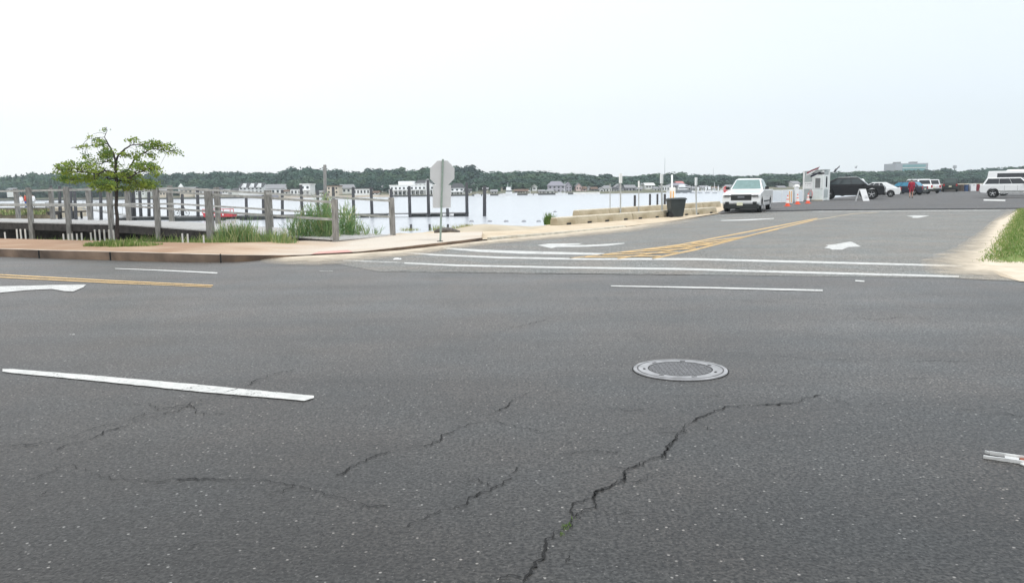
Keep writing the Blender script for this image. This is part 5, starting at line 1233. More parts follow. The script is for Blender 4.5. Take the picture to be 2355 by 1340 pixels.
def vehicle(name, label, cat, loc, rz, L=4.8, W=1.9, H=1.75, z0=.26, zb=1.02, xr=None, xf=None, rwh=.37, gh=(-2.1,1.35,-1.75,.55), paint_=None, glass=GLASSD, nose=(.80,.10,.98), tail=(.04,.98), hood_x=None, side_split=(.0,.34,.68,1.0), lower=None, roof_rails=False, group=None, rear_plate=True, deck=None, tum=.16, mirrors=True, gap=.012, cabb=.06, fb=None, sv=(.17,.86)):
    t = thing(name, label, cat, loc, rz, group); xr = xr if xr is not None else -L*.30; xf = xf if xf is not None else L*.31
    bx0, bx1, tx0, tx1 = gh; hood_x = hood_x if hood_x is not None else bx1+.1
    dx_, dzv = deck if deck else (bx0+.05, zb)
    prof = arch_profile(xr, xf, rwh, L, W, z0, zb, zb, nose, tail, hood_x, dx_, dzv)
    mb = MB(); mb.prism(prof, -W/2, W/2); mb.build('body', paint_, t, bevel=.045)
    # greenhouse
    wb, wt = W/2-.045, W/2-tum; zt = H
    A = [(bx0,-wb,zb-.03),(bx1,-wb,zb-.03),(bx1,wb,zb-.03),(bx0,wb,zb-.03)]; T = [(tx0,-wt,zt),(tx1,-wt,zt),(tx1,wt,zt),(tx0,wt,zt)]
    mb = MB(); mb.hexa(A+T); mb.build('cab', paint_, t, bevel=cabb)
    def pt(face, u, v, off=.012):
        a, b_, c, d = [Vector(q) for q in face]; lo = a.lerp(b_,u); hi = d.lerp(c,u); p = lo.lerp(hi,v); n_ = (b_-a).cross(d-a).normalized(); return p+n_*off
    def pane(nm, face, u0, u1, v0=.17, v1=.86, off=.012, uu=None):
        mb = MB(); a, b_, c, d = pt(face,u0,v0,off), pt(face,u1,v0,off), pt(face,u1 if uu is None else uu[1],v1,off), pt(face,u0 if uu is None else uu[0],v1,off)
        n_ = (b_-a).cross(d-a).normalized()*.01
        mb.hexa([a-n_,b_-n_,c-n_,d-n_,a,b_,c,d]); return mb.build(nm, glass, t)
    RS = [A[0],A[1],T[1],T[0]]; LS = [A[2],A[3],T[3],T[2]]
    for face, flip in ((RS,False),(LS,True)):
        for k in range(len(side_split)-1):
            u0, u1 = side_split[k]+gap, side_split[k+1]-gap
            if k == 0: u0 = side_split[0]+.05
            if k == len(side_split)-2: u1 = side_split[-1]-.05
            if flip: u0, u1 = 1-u1, 1-u0
            pane('side_window', face, u0, u1, sv[0], sv[1])
    pane('windshield', [A[1],A[2],T[2],T[1]], .07, .93, .12, .88)
    pane('rear_window', [A[3],A[0],T[0],T[3]], .10, .90, .22, .84)
    for x in (xr, xf):
        for y in (-W/2+.12, W/2-.12): wheel(t, x, y, rwh, .24)
    lw = lower or BLACK
    mb = MB(); mb.box((L/2-.05,0,fb[0] if fb else z0+.14),(.20,W*.94,fb[1] if fb else .24)); mb.build('front_bumper', lw, t, bevel=.03)
    mb = MB(); mb.box((-L/2+.03,0,z0+.18),(.20,W*.94,.24)); mb.build('rear_bumper', lw, t, bevel=.03)
    for y in (-W/2+.20, W/2-.20):
        mb = MB(); mb.box((L/2-.04,y,nose[0]-.06),(.12,.34,.17)); mb.build('headlight', LAMPW, t, bevel=.02)
        mb = MB(); mb.box((-L/2+.02,y*1.04,tail[1]-.16),(.10,.20,.30)); mb.build('taillight', LAMPR, t, bevel=.02)
        mb = MB(); mb.box(((xf+xr)/2,math.copysign(W/2-.02,y),z0+.05),(xf-xr-2*rwh-.3,.07,.10)); mb.build('side_sill', lw, t)
    mb = MB(); mb.box((L/2-.005,0,nose[0]-.10),(.04,W*.42,.24)); mb.build('grille', BLACK, t)
    if rear_plate: mb = MB(); mb.box((-L/2-.01,0,z0+.42),(.03,.34,.17)); mb.build('license_plate', PLATE, t)
    if mirrors:
        for y in (-1,1): mb = MB(); mb.box((bx1-.40,y*(W/2+.09),zb+.10),(.14,.20,.17)); mb.build('mirror', BLACK, t, bevel=.02)
    if roof_rails:
        for y in (-1,1): mb = MB(); mb.bar((tx0+.1,y*(wt-.07),zt+.05),(tx1-.15,y*(wt-.07),zt+.05),.05,.05); mb.build('roof_rail', CHROME, t)
    return t
CW_ = M('car_white', (.88,.89,.89), .3, var=.02, coat=.6); CS = M('car_silver', (.50,.51,.53), .3, metal=.4, var=.04, coat=.5)
CB = M('car_black', (.008,.008,.011), .34, var=.1, coat=.25, spec=.35); CG = M('car_green', (.018,.03,.027), .34, var=.1, coat=.3); CN = M('car_navy', (.012,.015,.035), .3, var=.1, coat=.4)
BGL = M('blue_glass', (.03,.25,.40), .15, spec=.7)
def face_dir(dx, dy): return math.atan2(dy, dx)
# pickup towards the camera
hd = R(24.5); d_ = Vector((-math.sin(hd), -math.cos(hd), 0)); fr_c = G(1703,490,0)
pc = fr_c - d_*3.0
pk = vehicle('pickup_truck', 'white pickup truck facing the camera with black grille and pale license plate', 'pickup truck', (pc.x,pc.y,0), face_dir(d_.x,d_.y), L=5.8, W=2.03, H=1.90, z0=.38, zb=1.26, xr=-1.75, xf=1.95, rwh=.41, gh=(-.75,1.15,-.50,.30), paint_=CW_, glass=GLASST, nose=(.98,.10,1.06), tail=(.04,1.25), hood_x=1.20, side_split=(0,.45,1), deck=(-.72,1.26), fb=(.50,.15), lower=M('bumper_grey',(.45,.47,.48),.35,metal=.5), rear_plate=False, tum=.31, cabb=.14)
mb = MB(); mb.box((2.90,0,.86),(.08,1.10,.32)); o = mb.build('front_grille', BLACK, pk, bevel=.02)
for k in range(3): mb = MB(); mb.box((2.945,0,.76+.1*k),(.02,1.0,.022)); mb.build('grille_bar', M('grille_dark',(.05,.055,.06),.35), o)
mb = MB(); mb.box((2.95,0,.88),(.02,.36,.08)); mb.build('badge', M('badge',(.22,.23,.26),.35,metal=.4), o)
mb = MB(); mb.box((2.90,0,.36),(.16,1.90,.26)); mb.build('air_dam', BLACK, pk, bevel=.03)
mb = MB(); mb.box((2.965,0,.55),(.06,1.80,.05)); mb.build('chrome_strip', CHROME, pk, bevel=.015)
mb = MB(); mb.box((3.01,-.05,.50),(.02,.32,.17)); mb.build('license_plate', PLATE, pk)
for y in (-.74,.74):
    mb = MB(); mb.box((2.95,y,.55),(.10,.22,.14)); mb.build('fog_lamp', BLACK, pk, bevel=.02)
    mb = MB(); mb.box((2.885,y*.98,.94),(.10,.36,.10)); mb.build('headlight_lens', M('lens_dark',(.10,.10,.10),.2,var=.6,scale=30), pk)
mb = MB(); mb.box((.1,1.02,.62),(2.2,.06,.08)); mb.build('running_board', BLACK, pk)
mb = MB(); mb.box((.05,1.016,.88),(.95,.006,.01)); mb.build('door_crease', BLACK, pk)

def side_car(pxc, Yd, ang_from_ray, **kw):
    """broadside to the camera; facing image right when ang=0"""
    x = at_depth(pxc, Yd); ra = math.atan2(x, Yd)
    rz = -ra + R(ang_from_ray); return dict(loc=(x, Yd, LZ), rz=rz, **kw)
vehicle('black_suv', 'big black pickup style wagon parked behind the booth and the white folding sign', 'car', **side_car(1955, 74, -5, L=5.9, W=2.05, H=1.95, z0=.36, zb=1.27, xr=-1.75, xf=1.9, rwh=.46, gh=(-2.45,1.62,-1.05,.72), paint_=CB, glass=M('smoke_glass',(.04,.055,.06),.12,spec=.7), nose=(1.06,.12,1.22), tail=(.05,1.25), side_split=(.10,.38,.66,1.0), roof_rails=True))
vehicle('white_minivan', 'white minivan roof showing behind the black wagon hood', 'car', **side_car(1972, 91, -2, L=4.9, W=1.9, H=1.90, zb=1.05, gh=(-2.1,1.2,-1.9,.6), paint_=CW_, nose=(.8,.1,1.0), hood_x=1.3))
vehicle('white_hatchback', 'small white hatchback between the black wagon and the dark car', 'car', **side_car(2019, 83, 177, L=4.3, W=1.75, H=1.50, z0=.22, zb=.92, rwh=.32, xr=-1.25, xf=1.3, gh=(-1.95,1.5,-.75,.45), paint_=CW_, tail=(.05,1.0), nose=(.66,.12,.82), hood_x=1.5, side_split=(.28,.5,.75,1.0)))
vehicle('dark_car', 'dark parked car with bright blue tinted windows left of the person in red', 'car', **side_car(2081, 93, 158, L=4.5, W=1.8, H=1.52, z0=.24, zb=.94, rwh=.34, gh=(-1.9,1.3,-1.3,.35), paint_=CN, glass=BGL, nose=(.72,.12,.86), tail=(.05,.98)))
vehicle('white_wagon', 'white wagon parked behind the person in red', 'car', **side_car(2106, 100, 118, L=4.7, W=1.85, H=1.78, z0=.30, zb=1.05, rwh=.37, gh=(-2.2,1.2,-1.95,.6), paint_=CW_, nose=(.82,.12,.98), tail=(.05,1.05), roof_rails=True))
vehicle('silver_wagon', 'silver white wagon seen from the rear at the end of the parked row', 'car', **side_car(2131, 104, 112, L=4.6, W=1.85, H=1.74, z0=.30, zb=1.02, rwh=.36, gh=(-2.15,1.2,-1.85,.5), paint_=M('car_pale',(.66,.66,.68),.3,coat=.5), nose=(.8,.12,.96), tail=(.05,1.02)))
vehicle('green_wagon', 'dark green wagon seen from the rear in front of the far wall', 'car', **side_car(2186, 115, 90, L=4.6, W=1.9, H=1.85, z0=.34, zb=1.10, rwh=.38, gh=(-2.2,1.2,-1.95,.6), paint_=CG, glass=M('green_glass',(.06,.085,.08),.2), nose=(.85,.12,1.0), tail=(.05,1.1)))
vehicle('white_offroader', 'white off-road wagon with tinted windows cut by the right edge', 'car', **side_car(2330, 71, -3, L=4.85, W=1.9, H=1.76, z0=.42, zb=1.13, xr=-1.42, xf=1.42, rwh=.40, gh=(-2.28,1.35,-1.90,.62), paint_=CW_, lower=M('lower_silver',(.42,.43,.42),.45), nose=(.92,.12,1.05), tail=(.03,1.14), side_split=(.0,.36,.64,1.0), roof_rails=False, gap=.004))
offr = [o for o in COL.objects if o.name == 'white_offroader'][0]
for z_, h_, m_, nm_ in ((.60,.10,MATS['lower_silver'],'side_moulding'),(.40,.05,CHROME,'running_board')):
    mb = MB(); mb.box((0,-.965,z_),(1.9,.06,h_)); mb.build(nm_, m_, offr)
for x_ in (-.55,.42): mb = MB(); mb.box((x_,-.953,.86),(.012,.008,.42)); mb.build('door_seam', BLACK, offr)
vv = vehicle('white_van', 'tall white van with a long dark window strip behind the off-road wagon', 'van', **side_car(2368, 79, -2, L=7.2, W=2.1, H=2.42, z0=.35, zb=1.50, sv=(.30,.76), xr=-2.1, xf=2.3, rwh=.38, gh=(-3.55,3.0,-3.45,2.6), paint_=CW_, nose=(1.2,.12,1.4), tail=(.03,1.48), hood_x=3.1, side_split=(.08,.62,.8,1.0)))
mb = MB(); mb.box((-.9,0,2.48),(2.2,1.4,.14),0,.85); mb.build('roof_hatch', WHITE, vv, bevel=.03)

# ------------------------------------------------------------------ people
def person(name_label, loc, rz, top=('jacket',RED), bottom=('shorts',RED), pose='stand', H=1.72, cat='person', group=None, long_=False, stride=.0, hair=HAIR):
    t = thing('person', name_label, cat, loc, rz, group); k = H/1.75
    J = {'pel':(0,0,.95),'spi':(0,.0,1.15),'che':(0,.01,1.35),'nek':(0,.0,1.50),'hed':(0,.02,1.58),'crn':(0,.01,1.70)}
    s_ = stride
    for sx, L_ in ((-1,'l'),(1,'r')):
        f = s_*sx
        J['hip'+L_]=(sx*.10,0,.90); J['kne'+L_]=(sx*.11,f*.5+abs(f)*.15,.50); J['ank'+L_]=(sx*.11,f,.09+abs(min(0,f))*.35); J['toe'+L_]=(sx*.12,f+.17,.035+abs(min(0,f))*.1)
        J['sho'+L_]=(sx*.19,0,1.41); J['elb'+L_]=(sx*.25,-.04-f*.25,1.14); J['wri'+L_]=(sx*.25,.07-f*.4,.92); J['pal'+L_]=(sx*.245,.09-f*.42,.86)
    E = [('pel','spi'),('spi','che'),('che','nek'),('nek','hed'),('hed','crn')]
    rad = {'pel':.13,'spi':.12,'che':.15,'nek':.055,'hed':.085,'crn':.065}
    for L_ in 'lr':
        E += [('pel','hip'+L_),('hip'+L_,'kne'+L_),('kne'+L_,'ank'+L_),('ank'+L_,'toe'+L_),('che','sho'+L_),('sho'+L_,'elb'+L_),('elb'+L_,'wri'+L_),('wri'+L_,'pal'+L_)]
        for n_, r_ in (('hip',.095),('kne',.058),('ank',.042),('toe',.035),('sho',.062),('elb',.043),('wri',.028),('pal',.032)): rad[n_+L_] = r_
        px_, py_, pz_ = J['pal'+L_]; sx = -1 if L_ == 'l' else 1
        for i in range(4):
            a, b_ = 'f%d%s'%(i,L_), 'g%d%s'%(i,L_); ln = (.055,.062,.058,.045)[i]
            J[a] = (px_-sx*.004, py_+.024-.016*i, pz_-.03); J[b_] = (px_-sx*.014, py_+.028-.018*i, pz_-.03-ln); rad[a] = .010; rad[b_] = .008; E += [('pal'+L_,a),(a,b_)]
        J['t'+L_] = (px_-sx*.02, py_+.045, pz_+.005); J['u'+L_] = (px_-sx*.03, py_+.055, pz_-.04); rad['t'+L_] = .011; rad['u'+L_] = .009; E += [('pal'+L_,'t'+L_),('t'+L_,'u'+L_)]
    ks = list(J); me = bpy.data.meshes.new('body'); me.from_pydata([tuple(c*k for c in J[q]) for q in ks], [(ks.index(a),ks.index(b_)) for a,b_ in E], [])
    tmp = bpy.data.objects.new('tmp_body', me); COL.objects.link(tmp)
    sk = tmp.modifiers.new('s','SKIN'); sub = tmp.modifiers.new('u','SUBSURF'); sub.levels = 1; sub.render_levels = 1
    lay = me.skin_vertices[0].data if me.skin_vertices else None
    if lay is None:
        bm = bmesh.new(); bm.from_mesh(me); bm.verts.layers.skin.verify(); bm.to_mesh(me); bm.free(); lay = me.skin_vertices[0].data
    for i, q in enumerate(ks): lay[i].radius = (rad[q]*k*(1.15 if q in ('che','pel','spi') else 1), rad[q]*k); lay[i].use_root = (q == 'pel')
    dg = bpy.context.evaluated_depsgraph_get(); dg.update(); ev = tmp.evaluated_get(dg); bme = bpy.data.meshes.new_from_object(ev); bpy.data.objects.remove(tmp)
    bme.materials.clear(); bme.materials.append(SKIN); bme.name = 'body'
    bme.polygons.foreach_set('use_smooth', [True]*len(bme.polygons))
    body = bpy.data.objects.new('body', bme); COL.objects.link(body); body.parent = t
    def shell(nm, pred, m, off):
        bm = bmesh.new(); bm.from_mesh(bme); bm.normal_update()
        bmesh.ops.delete(bm, geom=[f for f in bm.faces if not pred(f.calc_center_median()/k)], context='FACES')
        for v in bm.verts: v.co += v.normal*off
        if len(bm.faces) == 0: bm.free(); return
        m2 = bpy.data.meshes.new(nm); bm.to_mesh(m2); bm.free(); m2.materials.clear(); m2.materials.append(m); m2.polygons.foreach_set('use_smooth',[True]*len(m2.polygons))
        o = bpy.data.objects.new(nm, m2); COL.objects.link(o); o.parent = t; return o
    shell(top[0], lambda c: .84 < c.z < 1.475 and not (abs(c.x) > .19 and c.z < .96), top[1], .022)
    lim = .10 if long_ else .58
    shell(bottom[0], lambda c: lim < c.z < .97 and abs(c.x) < .20, bottom[1], .016)
    shell('hair', lambda c: c.z > 1.60 and (c.y < .03 or c.z > 1.70), hair, .015)
    shell('shoes', lambda c: c.z < .10, BLACK, .010)
    mb = MB()
    for sx in (-.032,.032): mb.box((sx*k,.098*k,1.635*k),(.022,.02,.012))
    mb.box((0,.105*k,1.605*k),(.022,.03,.035)); mb.build('face_features', SKIN, body)
    return t
rp = G(2095,455.5,LZ); person('person in a dark red jacket walking away across the lot, legs bare', (rp.x, rp.y, LZ), -R(24), ('jacket',RED), ('shorts',RED), H=1.74, stride=.16)
pz = -.07
person('person in red shirt and blue trousers at the far left pier', (P(60,476,103).x,103,pz), R(100), ('shirt',M('red_shirt',(.62,.08,.04),.8)), ('trousers',BLUEP), H=1.72, long_=True)
person('person in white left of the one in red and blue', (P(50,476,102.6).x,102.6,pz), R(170), ('shirt',WHITE), ('trousers',WHITE), H=1.6, long_=True)
person('person in a white shirt just right of the second rear post', (P(77,476,102.8).x,102.8,pz), R(10), ('shirt',WHITE), ('trousers',WOODL), H=1.7, long_=True)

# bicycle on the float
bc = thing('bicycle', 'small dark bicycle standing on the floating dock left of the red skiff', 'bicycle', (P(417,498,91).x,91.2,-1.09), R(10)); BM = M('bike_black',(.02,.02,.02),.5)
for x in (-.5,.5):
    mb = MB(); pts = [(x+.32*math.cos(2*PI*k/18),0,.33+.32*math.sin(2*PI*k/18)) for k in range(19)]; mb.tube(pts,.028,5,cap=False)
    for k in range(6): a = PI*k/6; mb.bar((x-.3*math.cos(a),0,.33-.3*math.sin(a)),(x+.3*math.cos(a),0,.33+.3*math.sin(a)),.008,.008)
    mb.build('wheel', RUBBER, bc)
mb = MB()
for a, b_ in (((-.5,0,.33),(-.18,0,.78)),((-.18,0,.78),(.32,0,.80)),((.32,0,.80),(-.05,0,.30)),((-.05,0,.30),(-.22,0,.85)),((-.5,0,.33),(-.05,0,.30)),((.5,0,.33),(.30,0,.95))): mb.bar(a,b_,.045,.045)
mb.build('frame', BM, bc); mb = MB(); mb.bar((.30,-.28,.98),(.30,.28,.98),.04,.04); mb.build('handlebar', BM, bc); mb = MB(); mb.box((-.24,0,.89),(.26,.14,.07)); mb.build('saddle', BM, bc)

# ------------------------------------------------------------------ booth, signs, cones
bq = G(1893,461.5,LZ); bl_ = Vector((P(1846,462,bq.y+1.0).x, bq.y+1.0, LZ)); br_ = Vector((P(1909,459,bq.y+1.6).x, bq.y+1.6, LZ))
uf = (bq-bl_); BWd = uf.length; uf.normalize(); us = Vector((-uf.y, uf.x, 0)); BDp = 1.75
bh_ang = math.atan2(uf.y, uf.x)
bt = thing('ticket_booth', 'small white ticket booth with door, side window and grey panels at the lot entrance', 'booth', tuple(bl_), bh_ang)
Hb = 2.62
mb = MB(); mb.box((BWd/2,BDp/2,Hb/2-.02),(BWd-.06,BDp-.06,Hb-.1)); mb.build('wall', OFFW, bt)
mb = MB(); mb.hexa([(-.05,-.06,Hb-.16),(BWd+.05,-.06,Hb-.02),(BWd+.05,BDp+.06,Hb-.02),(-.05,BDp+.06,Hb-.16),(-.05,-.06,Hb-.08),(BWd+.05,-.06,Hb+.06),(BWd+.05,BDp+.06,Hb+.06),(-.05,BDp+.06,Hb-.08)]); mb.build('roof', GREYP, bt)
for x,y in ((.05,.0),(BWd-.05,.0),(BWd-.0,BDp-.03),(.02,BDp)):
    mb = MB(); mb.box((x,y,Hb/2-.02),(.13,.13,Hb-.06)); mb.build('corner_post', WHITE, bt)
mb = MB(); mb.box((.44,-.01,2.05),(.62,.05,.75)); mb.build('upper_panel', GREYP, bt)
mb = MB(); mb.box((.44,-.01,.50),(.62,.05,.92)); mb.build('lower_panel', GREYP, bt)
mb = MB(); mb.box((.46,-.03,1.32),(.68,.04,.58)); nb = mb.build('notice_board', WHITE, bt)
mb = MB()
for k,(x,z) in enumerate(((.22,1.46),(.34,1.46),(.44,1.46),(.55,1.46),(.66,1.46),(.26,1.28),(.40,1.28),(.60,1.28))): mb.box((x,-.055,z),(.05,.008,.09 if z > 1.4 else .04))
mb.build('notice_text', M('text_grey',(.25,.25,.27),.7), nb)
dxc = .80+.46
mb = MB(); mb.box((dxc,-.035,1.12),(.98,.05,2.2)); mb.build('door_frame', WHITE, bt)
mb = MB(); mb.box((dxc,-.065,1.10),(.84,.05,2.06)); dr = mb.build('door', OFFW, bt, bevel=.01)
mb = MB(); mb.box((dxc,-.098,1.52),(.56,.03,.98)); mb.build('window_frame', WHITE, dr)
mb = MB(); mb.box((dxc,-.118,1.52),(.42,.02,.84)); mb.build('window_pane', M('booth_glass',(.16,.17,.17),.2), dr)
mb = MB(); mb.box((dxc+.36,-.11,1.0),(.05,.05,.08)); mb.build('handle', STEEL, dr)
mb = MB(); mb.box((dxc,-.05,2.34),(1.0,.06,.12)); mb.build('door_canopy', DARK, bt)
xs = BWd-.03
mb = MB(); mb.box((xs+.0,BDp*.5,1.62),(.06,.72,1.12)); wf = mb.build('side_window_frame', WHITE, bt)
mb = MB(); mb.box((xs+.04,BDp*.5,1.62),(.03,.42,.92)); mb.build('pane', GLASSD, wf)
mb = MB(); mb.box((xs,BDp*.5,.60),(.05,1.3,.70)); mb.build('side_panel', GREYP, bt)
mb = MB(); mb.box((xs,BDp*.5,2.38),(.05,1.3,.30)); mb.build('side_header', GREYP, bt)
mb = MB(); mb.box((BWd/2,BDp/2,-.02),(BWd-.2,BDp-.2,.14)); mb.build('plinth', DARK, bt)
mb = MB(); mb.box((dxc,-.19,.02),(.9,.22,.10)); mb.build('step', CONC, bt)
# flags
def flag(label, base, tip, cols, name='flag', droop=.25, wid=.55, grp=None, part0=.35):
    base = Vector(base); tip = Vector(tip); t = thing(name, label, 'flag', tuple(base), 0, grp); d = tip-base
    mb = MB(); mb.tube([(0,0,0),tuple(d)],[.016,.012],6); mb.build('pole', STEEL, t)
    n_ = 9
    for c_i, m in enumerate(cols):
        mb = MB(); q = len(cols)
        for k in range(n_):
            a0, a1 = part0+(1-part0)*k/n_, part0+(1-part0)*(k+1)/n_
            for j in range(2):
                v0, v1 = (c_i+j/2)/q, (c_i+(j+1)/2)/q
                def w_(a, v): return d*a+Vector((.06*math.sin(a*9+v*4), .05*math.cos(a*11+v*3), -wid*v*(1+.25*math.sin(a*7))-.0))
                mb.quad(w_(a0,v0), w_(a1,v0), w_(a1,v1), w_(a0,v1))
        o = mb.build('cloth', m, t, smooth=True); so = o.modifiers.new('th','SOLIDIFY'); so.thickness = .012
    return t
fy = bq.y-.15
flag('red and white flag blowing from a slanted pole on the booth roof left', P(1853,397,fy), P(1885,383,fy-.1), [M('flag_red',(.30,.04,.06),.8), M('flag_white',(.8,.8,.8),.8)], wid=.26, part0=.05)
flag('dark furled flag on a slanted pole at the right of the booth', P(1912,399,fy+1.2), P(1931,381,fy+1.2), [M('flag_dark',(.03,.03,.05),.8)], wid=.14, part0=.35)
flag('dark and pale pennant hanging over the booth door', P(1862,404,fy), P(1889,393,fy-.05), [M('flag_dark',(.03,.03,.05),.8)], wid=.16, part0=.05)
lrp = P(1865,446,bq.y+.25); t = thing('life_ring', 'pinkish life ring hanging on the booth wall left of the door', 'life ring', tuple(lrp), bh_ang)
mb = MB(); pts = [(.15*math.cos(2*PI*k/20),-.12,.28*math.sin(2*PI*k/20)) for k in range(21)]; mb.tube(pts,.05,8,cap=False); mb.build('ring', M('ring_pink',(.62,.32,.32),.6), t, smooth=True)
mb = MB(); mb.box((0,-.13,-.30),(.26,.12,.16)); mb.build('holder', DARK, t)
# cones
cl = ['orange cone nearest the pickup, tallest in view','middle orange cone of the three by the booth','orange cone standing at the booth wall']
c0 = None
for k,(px,py) in enumerate(((1811,474.5),(1834,470),(1858,468))):
    g_ = G(px,py,LZ)
    if c0 is None:
        t = thing('traffic_cone', cl[k], 'traffic cone', tuple(g_), 0, 'orange traffic cones by the booth')
        mb = MB(); mb.box((0,0,.02),(.38,.38,.04)); mb.build('base', ORANGE, t, bevel=.01)
        mb = MB(); mb.lathe([(.15,.04),(.117,.22)],18); mb.build('lower_body', ORANGE, t)
        mb = MB(); mb.lathe([(.118,.22),(.084,.44)],18); mb.build('lower_collar', REFW, t)
        mb = MB(); mb.lathe([(.083,.44),(.074,.50)],18); mb.build('middle_body', ORANGE, t)
        mb = MB(); mb.lathe([(.075,.50),(.048,.66)],18); mb.build('upper_collar', REFW, t)
        mb = MB(); mb.lathe([(.047,.66),(.034,.74),(.0,.745)],18); mb.build('tip', ORANGE, t); c0 = t
    else:
        c = copy_tree(c0); c.location = g_; c['label'] = cl[k]
# striped panel, white pillar
def striped(px, py, h, label, Yd=None):
    g_ = G(px,py,LZ); t = thing('striped_marker', label, 'road marker', tuple(g_), R(-20))
    mb = MB(); mb.box((0,0,h/2),(.30,.10,h)); mb.build('board', WHITE, t, bevel=.01)
    for x in (-.09,.06): mb = MB(); mb.box((x,-.055,h*.5),(.06,.01,h*.9)); mb.build('stripe', MATS['orange_stripe'], t)
striped(1818, 467, .98, 'white marker board with orange stripes behind the cones')
g_ = G(1831,464.5,LZ); t = thing('gate_post', 'thick white gate pillar with a pale cap between the cones and the booth', 'post', tuple(g_)); zt_ = P(1831,424,g_.y).z-LZ
mb = MB(); mb.box((0,0,zt_/2-.1),(.30,.30,zt_-.2)); mb.build('pillar', WHITE, t, bevel=.02); mb = MB(); mb.box((0,0,zt_-.09),(.44,.44,.2),0,.5); mb.build('cap', WALLS['pale'], t)
# white panel fence behind cones
fa, fb = G(1772,467,LZ), G(1845,463.5,LZ); fd_ = fb-fa; t = thing('panel_fence', 'low white panel fence between the pickup and the booth', 'fence', tuple(fa), math.atan2(fd_.y, fd_.x)); FLn = fd_.length
mb = MB(); mb.box((FLn/2,.0,.98),(FLn,.06,.07)); mb.box((FLn/2,.0,.05),(FLn,.06,.06)); mb.build('rail', WHITE, t)
for k in range(4): mb = MB(); mb.box((FLn*k/3,.0,.5),(.08,.08,1.02)); mb.build('post', WHITE, t)
mb = MB(); mb.box((FLn/2,.0,.5),(FLn-.1,.02,.80)); mb.build('panel', M('milky_panel',(.74,.78,.82),.4,var=.04), t)
# folding sign
g_ = G(1984,462,LZ); t = thing('folding_sign', 'white A-frame folding sign in front of the black wagon', 'sign', tuple(g_), -R(20))
mb = MB(); mb.hexa([(.02,-.30,0),(.50,-.34,0),(.50,-.30,0),(.02,-.26,0),(-.28,-.02,.98),(.20,-.06,.98),(.20,-.02,.98),(-.28,.02,.98)]); fp = mb.build('front_board', WHITE, t)
mb = MB(); mb.hexa([(-.56,.26,0),(-.46,.26,0),(-.46,.30,0),(-.56,.30,0),(-.32,.0,.98),(-.22,.0,.98),(-.22,.04,.98),(-.32,.04,.98)]); mb.build('rear_leg', WHITE, t)
mb = MB(); mb.bar((-.48,.2,.42),(.05,-.12,.42),.025,.025); mb.build('hinge_strap', BLACK, t)
mb = MB(); mb.bar((.12,-.300,.28),(.38,-.320,.28),.012,.03); mb.bar((.12,-.285,.38),(.38,-.305,.38),.012,.02); mb.build('faint_text', M('text_grey',(.25,.25,.27),.7), fp)
# red stop sign behind the pickup
g_ = Vector((P(1668,470,49.5).x,49.5,0)); t = thing('stop_sign', 'low red stop sign turned sideways behind the pickup truck', 'road sign', tuple(g_), R(28)); zc = P(1668,436,49.5).z
mb = MB(); mb.tube([(0,.03,-.05),(0,.03,zc)],.025,6); mb.build('post', STEEL, t)
def octa(r, y0, y1):
    mb = MB(); mb.prism([(r*math.cos(R(22.5+45*k)), zc+r*math.sin(R(22.5+45*k))) for k in range(8)], y0, y1); return mb
octa(.235,-.01,.008).build('border', WHITE, t); octa(.215,-.016,-.008).build('face', REDP, t)
cu = bpy.data.curves.new('txt','FONT'); cu.body = 'STOP'; cu.size = .16; cu.align_x = 'CENTER'; cu.align_y = 'CENTER'; cu.extrude = .002
tx = bpy.data.objects.new('txt', cu); COL.objects.link(tx); dg = bpy.context.evaluated_depsgraph_get(); tm = bpy.data.meshes.new_from_object(tx.evaluated_get(dg)); bpy.data.objects.remove(tx)
tm.materials.clear(); tm.materials.append(WHITE); lo = bpy.data.objects.new('lettering', tm); COL.objects.link(lo); lo.parent = t; lo.location = (0,-.022,zc); lo.rotation_euler = (R(90),0,0)

# ------------------------------------------------------------------ far wall with drums
wx0, wx1 = at_depth(2137,119.2), at_depth(2700,119.2)
t = thing('sea_wall', 'low dark wall with pale capping at the back of the lot', 'wall', ((wx0+wx1)/2,119.2,0)); WL = wx1-wx0
mb = MB(); mb.box((0,0,.5),(WL,.35,1.04)); mb.build('wall', M('wall_dark',(.075,.072,.07),.9,scale=.8,col2=(.14,.13,.12)), t); mb = MB(); mb.box((0,0,1.08),(WL+.1,.5,.13)); mb.build('cap', CONCT, t)
def drum(px, m, label, group, r_=.30, h=.92, Yd=118.3):
    t = thing('drum', label, 'barrel', (at_depth(px,Yd),Yd,LZ), 0, group)
    mb = MB(); mb.lathe([(0,0),(r_,0),(r_,h*.33),(r_+.012,h*.34),(r_,h*.35),(r_,h*.66),(r_+.012,h*.67),(r_,h*.68),(r_,h),(r_-.03,h),(r_-.03,h-.04),(0,h-.04)],16); mb.build('shell', m, t)
drum(2160, BLUED, 'blue drum left of the dark green wagon', 'drums along the far wall'); drum(2148, BROWNP, 'brown drum left of the blue one beside the green wagon', 'drums along the far wall'); drum(2168, BROWNP, 'brown drum touching the left of the green wagon', 'drums along the far wall')
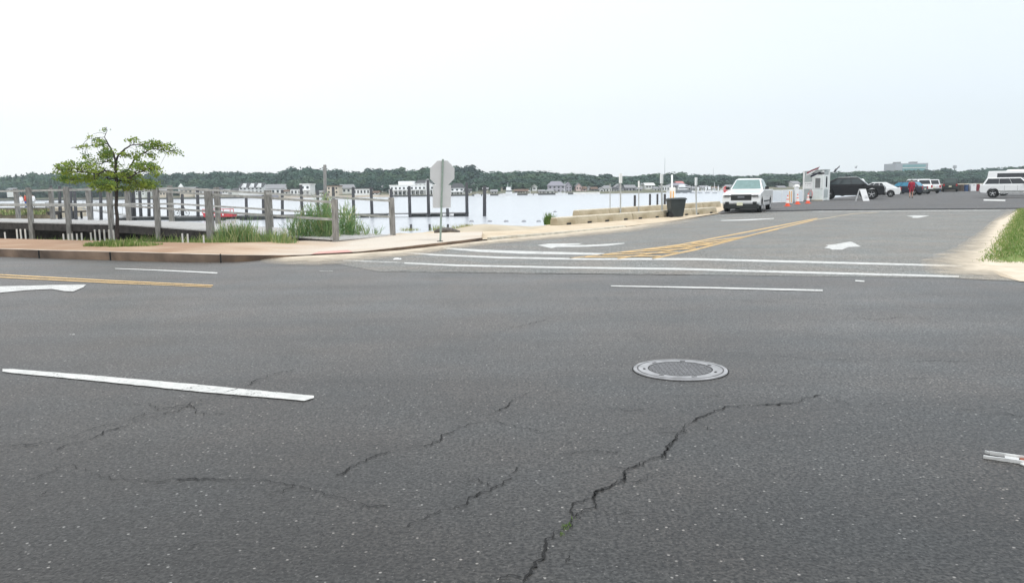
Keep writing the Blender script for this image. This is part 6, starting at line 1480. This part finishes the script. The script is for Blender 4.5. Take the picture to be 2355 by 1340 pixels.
drum(2213, BROWNP, 'brown drum right of the dark green wagon', 'drums along the far wall'); drum(2222, BLUED, 'blue drum left of the white cabinet', 'drums along the far wall', .34)
drum(2248, M('maroon',(.22,.03,.04),.7), 'dark red drum between the white cabinet and white bollard', 'drums along the far wall', .30, .98); drum(2262, BLUED, 'blue drum behind the off-road wagon tail', 'drums along the far wall', .3)
x_ = at_depth(2238,118.2); t = thing('white_cabinet', 'white cabinet standing against the far wall', 'cabinet', (x_,118.2,LZ)); mb = MB(); mb.box((0,0,.53),(.78,.5,1.04)); mb.build('body', WHITE, t, bevel=.02); mb = MB(); mb.box((.05,-.26,.85),(.3,.02,.05)); mb.build('vent', DARK, t)
x_ = at_depth(2256,118.0); mb = MB(); mb.lathe([(0,0),(.15,0),(.15,.9),(.11,1.0),(0,1.03)],12); tag(mb.build('bollard', WHITE, loc=(x_,118.0,LZ), smooth=False), 'white bollard right of the dark red drum', 'bollard')
# gull
gp = P(1968,386,160); t = MB(); t.box((0,0,0),(.5,.16,.14),0,.6); t.hexa([(-.1,0,0),(.12,0,0),(.12,.6,.35),(-.0,.6,.35),(-.1,0,.03),(.12,0,.03),(.12,.6,.37),(-.0,.6,.37)]); t.hexa([(-.1,-.6,.35),(.12,-.6,.35),(.12,0,0),(-.1,0,0),(-.0,-.6,.37),(.12,-.6,.37),(.12,0,.03),(-.1,0,.03)])
tag(t.build('seagull', M('gull',(.35,.36,.37),.8), loc=tuple(gp)), 'grey gull flying above the trees right of the booth', 'bird')

# ------------------------------------------------------------------ haze
hz = MB(); hz.box((200,370,32),(2600,860,80)); hzo = hz.build('haze', [])
hm_ = bpy.data.materials.new('haze'); hm_.use_nodes = True; hn = hm_.node_tree.nodes; hl = hm_.node_tree.links
hn.remove(hn['Principled BSDF']); pv = hn.new('ShaderNodeVolumePrincipled'); pv.inputs['Color'].default_value = (.84,.96,1.0,1); pv.inputs['Density'].default_value = .00040; pv.inputs['Anisotropy'].default_value = .2
hl.new(pv.outputs[0], hn['Material Output'].inputs['Volume']); hzo.data.materials.append(hm_); tag(hzo, 'thin pale sea haze', None, None, 'stuff')
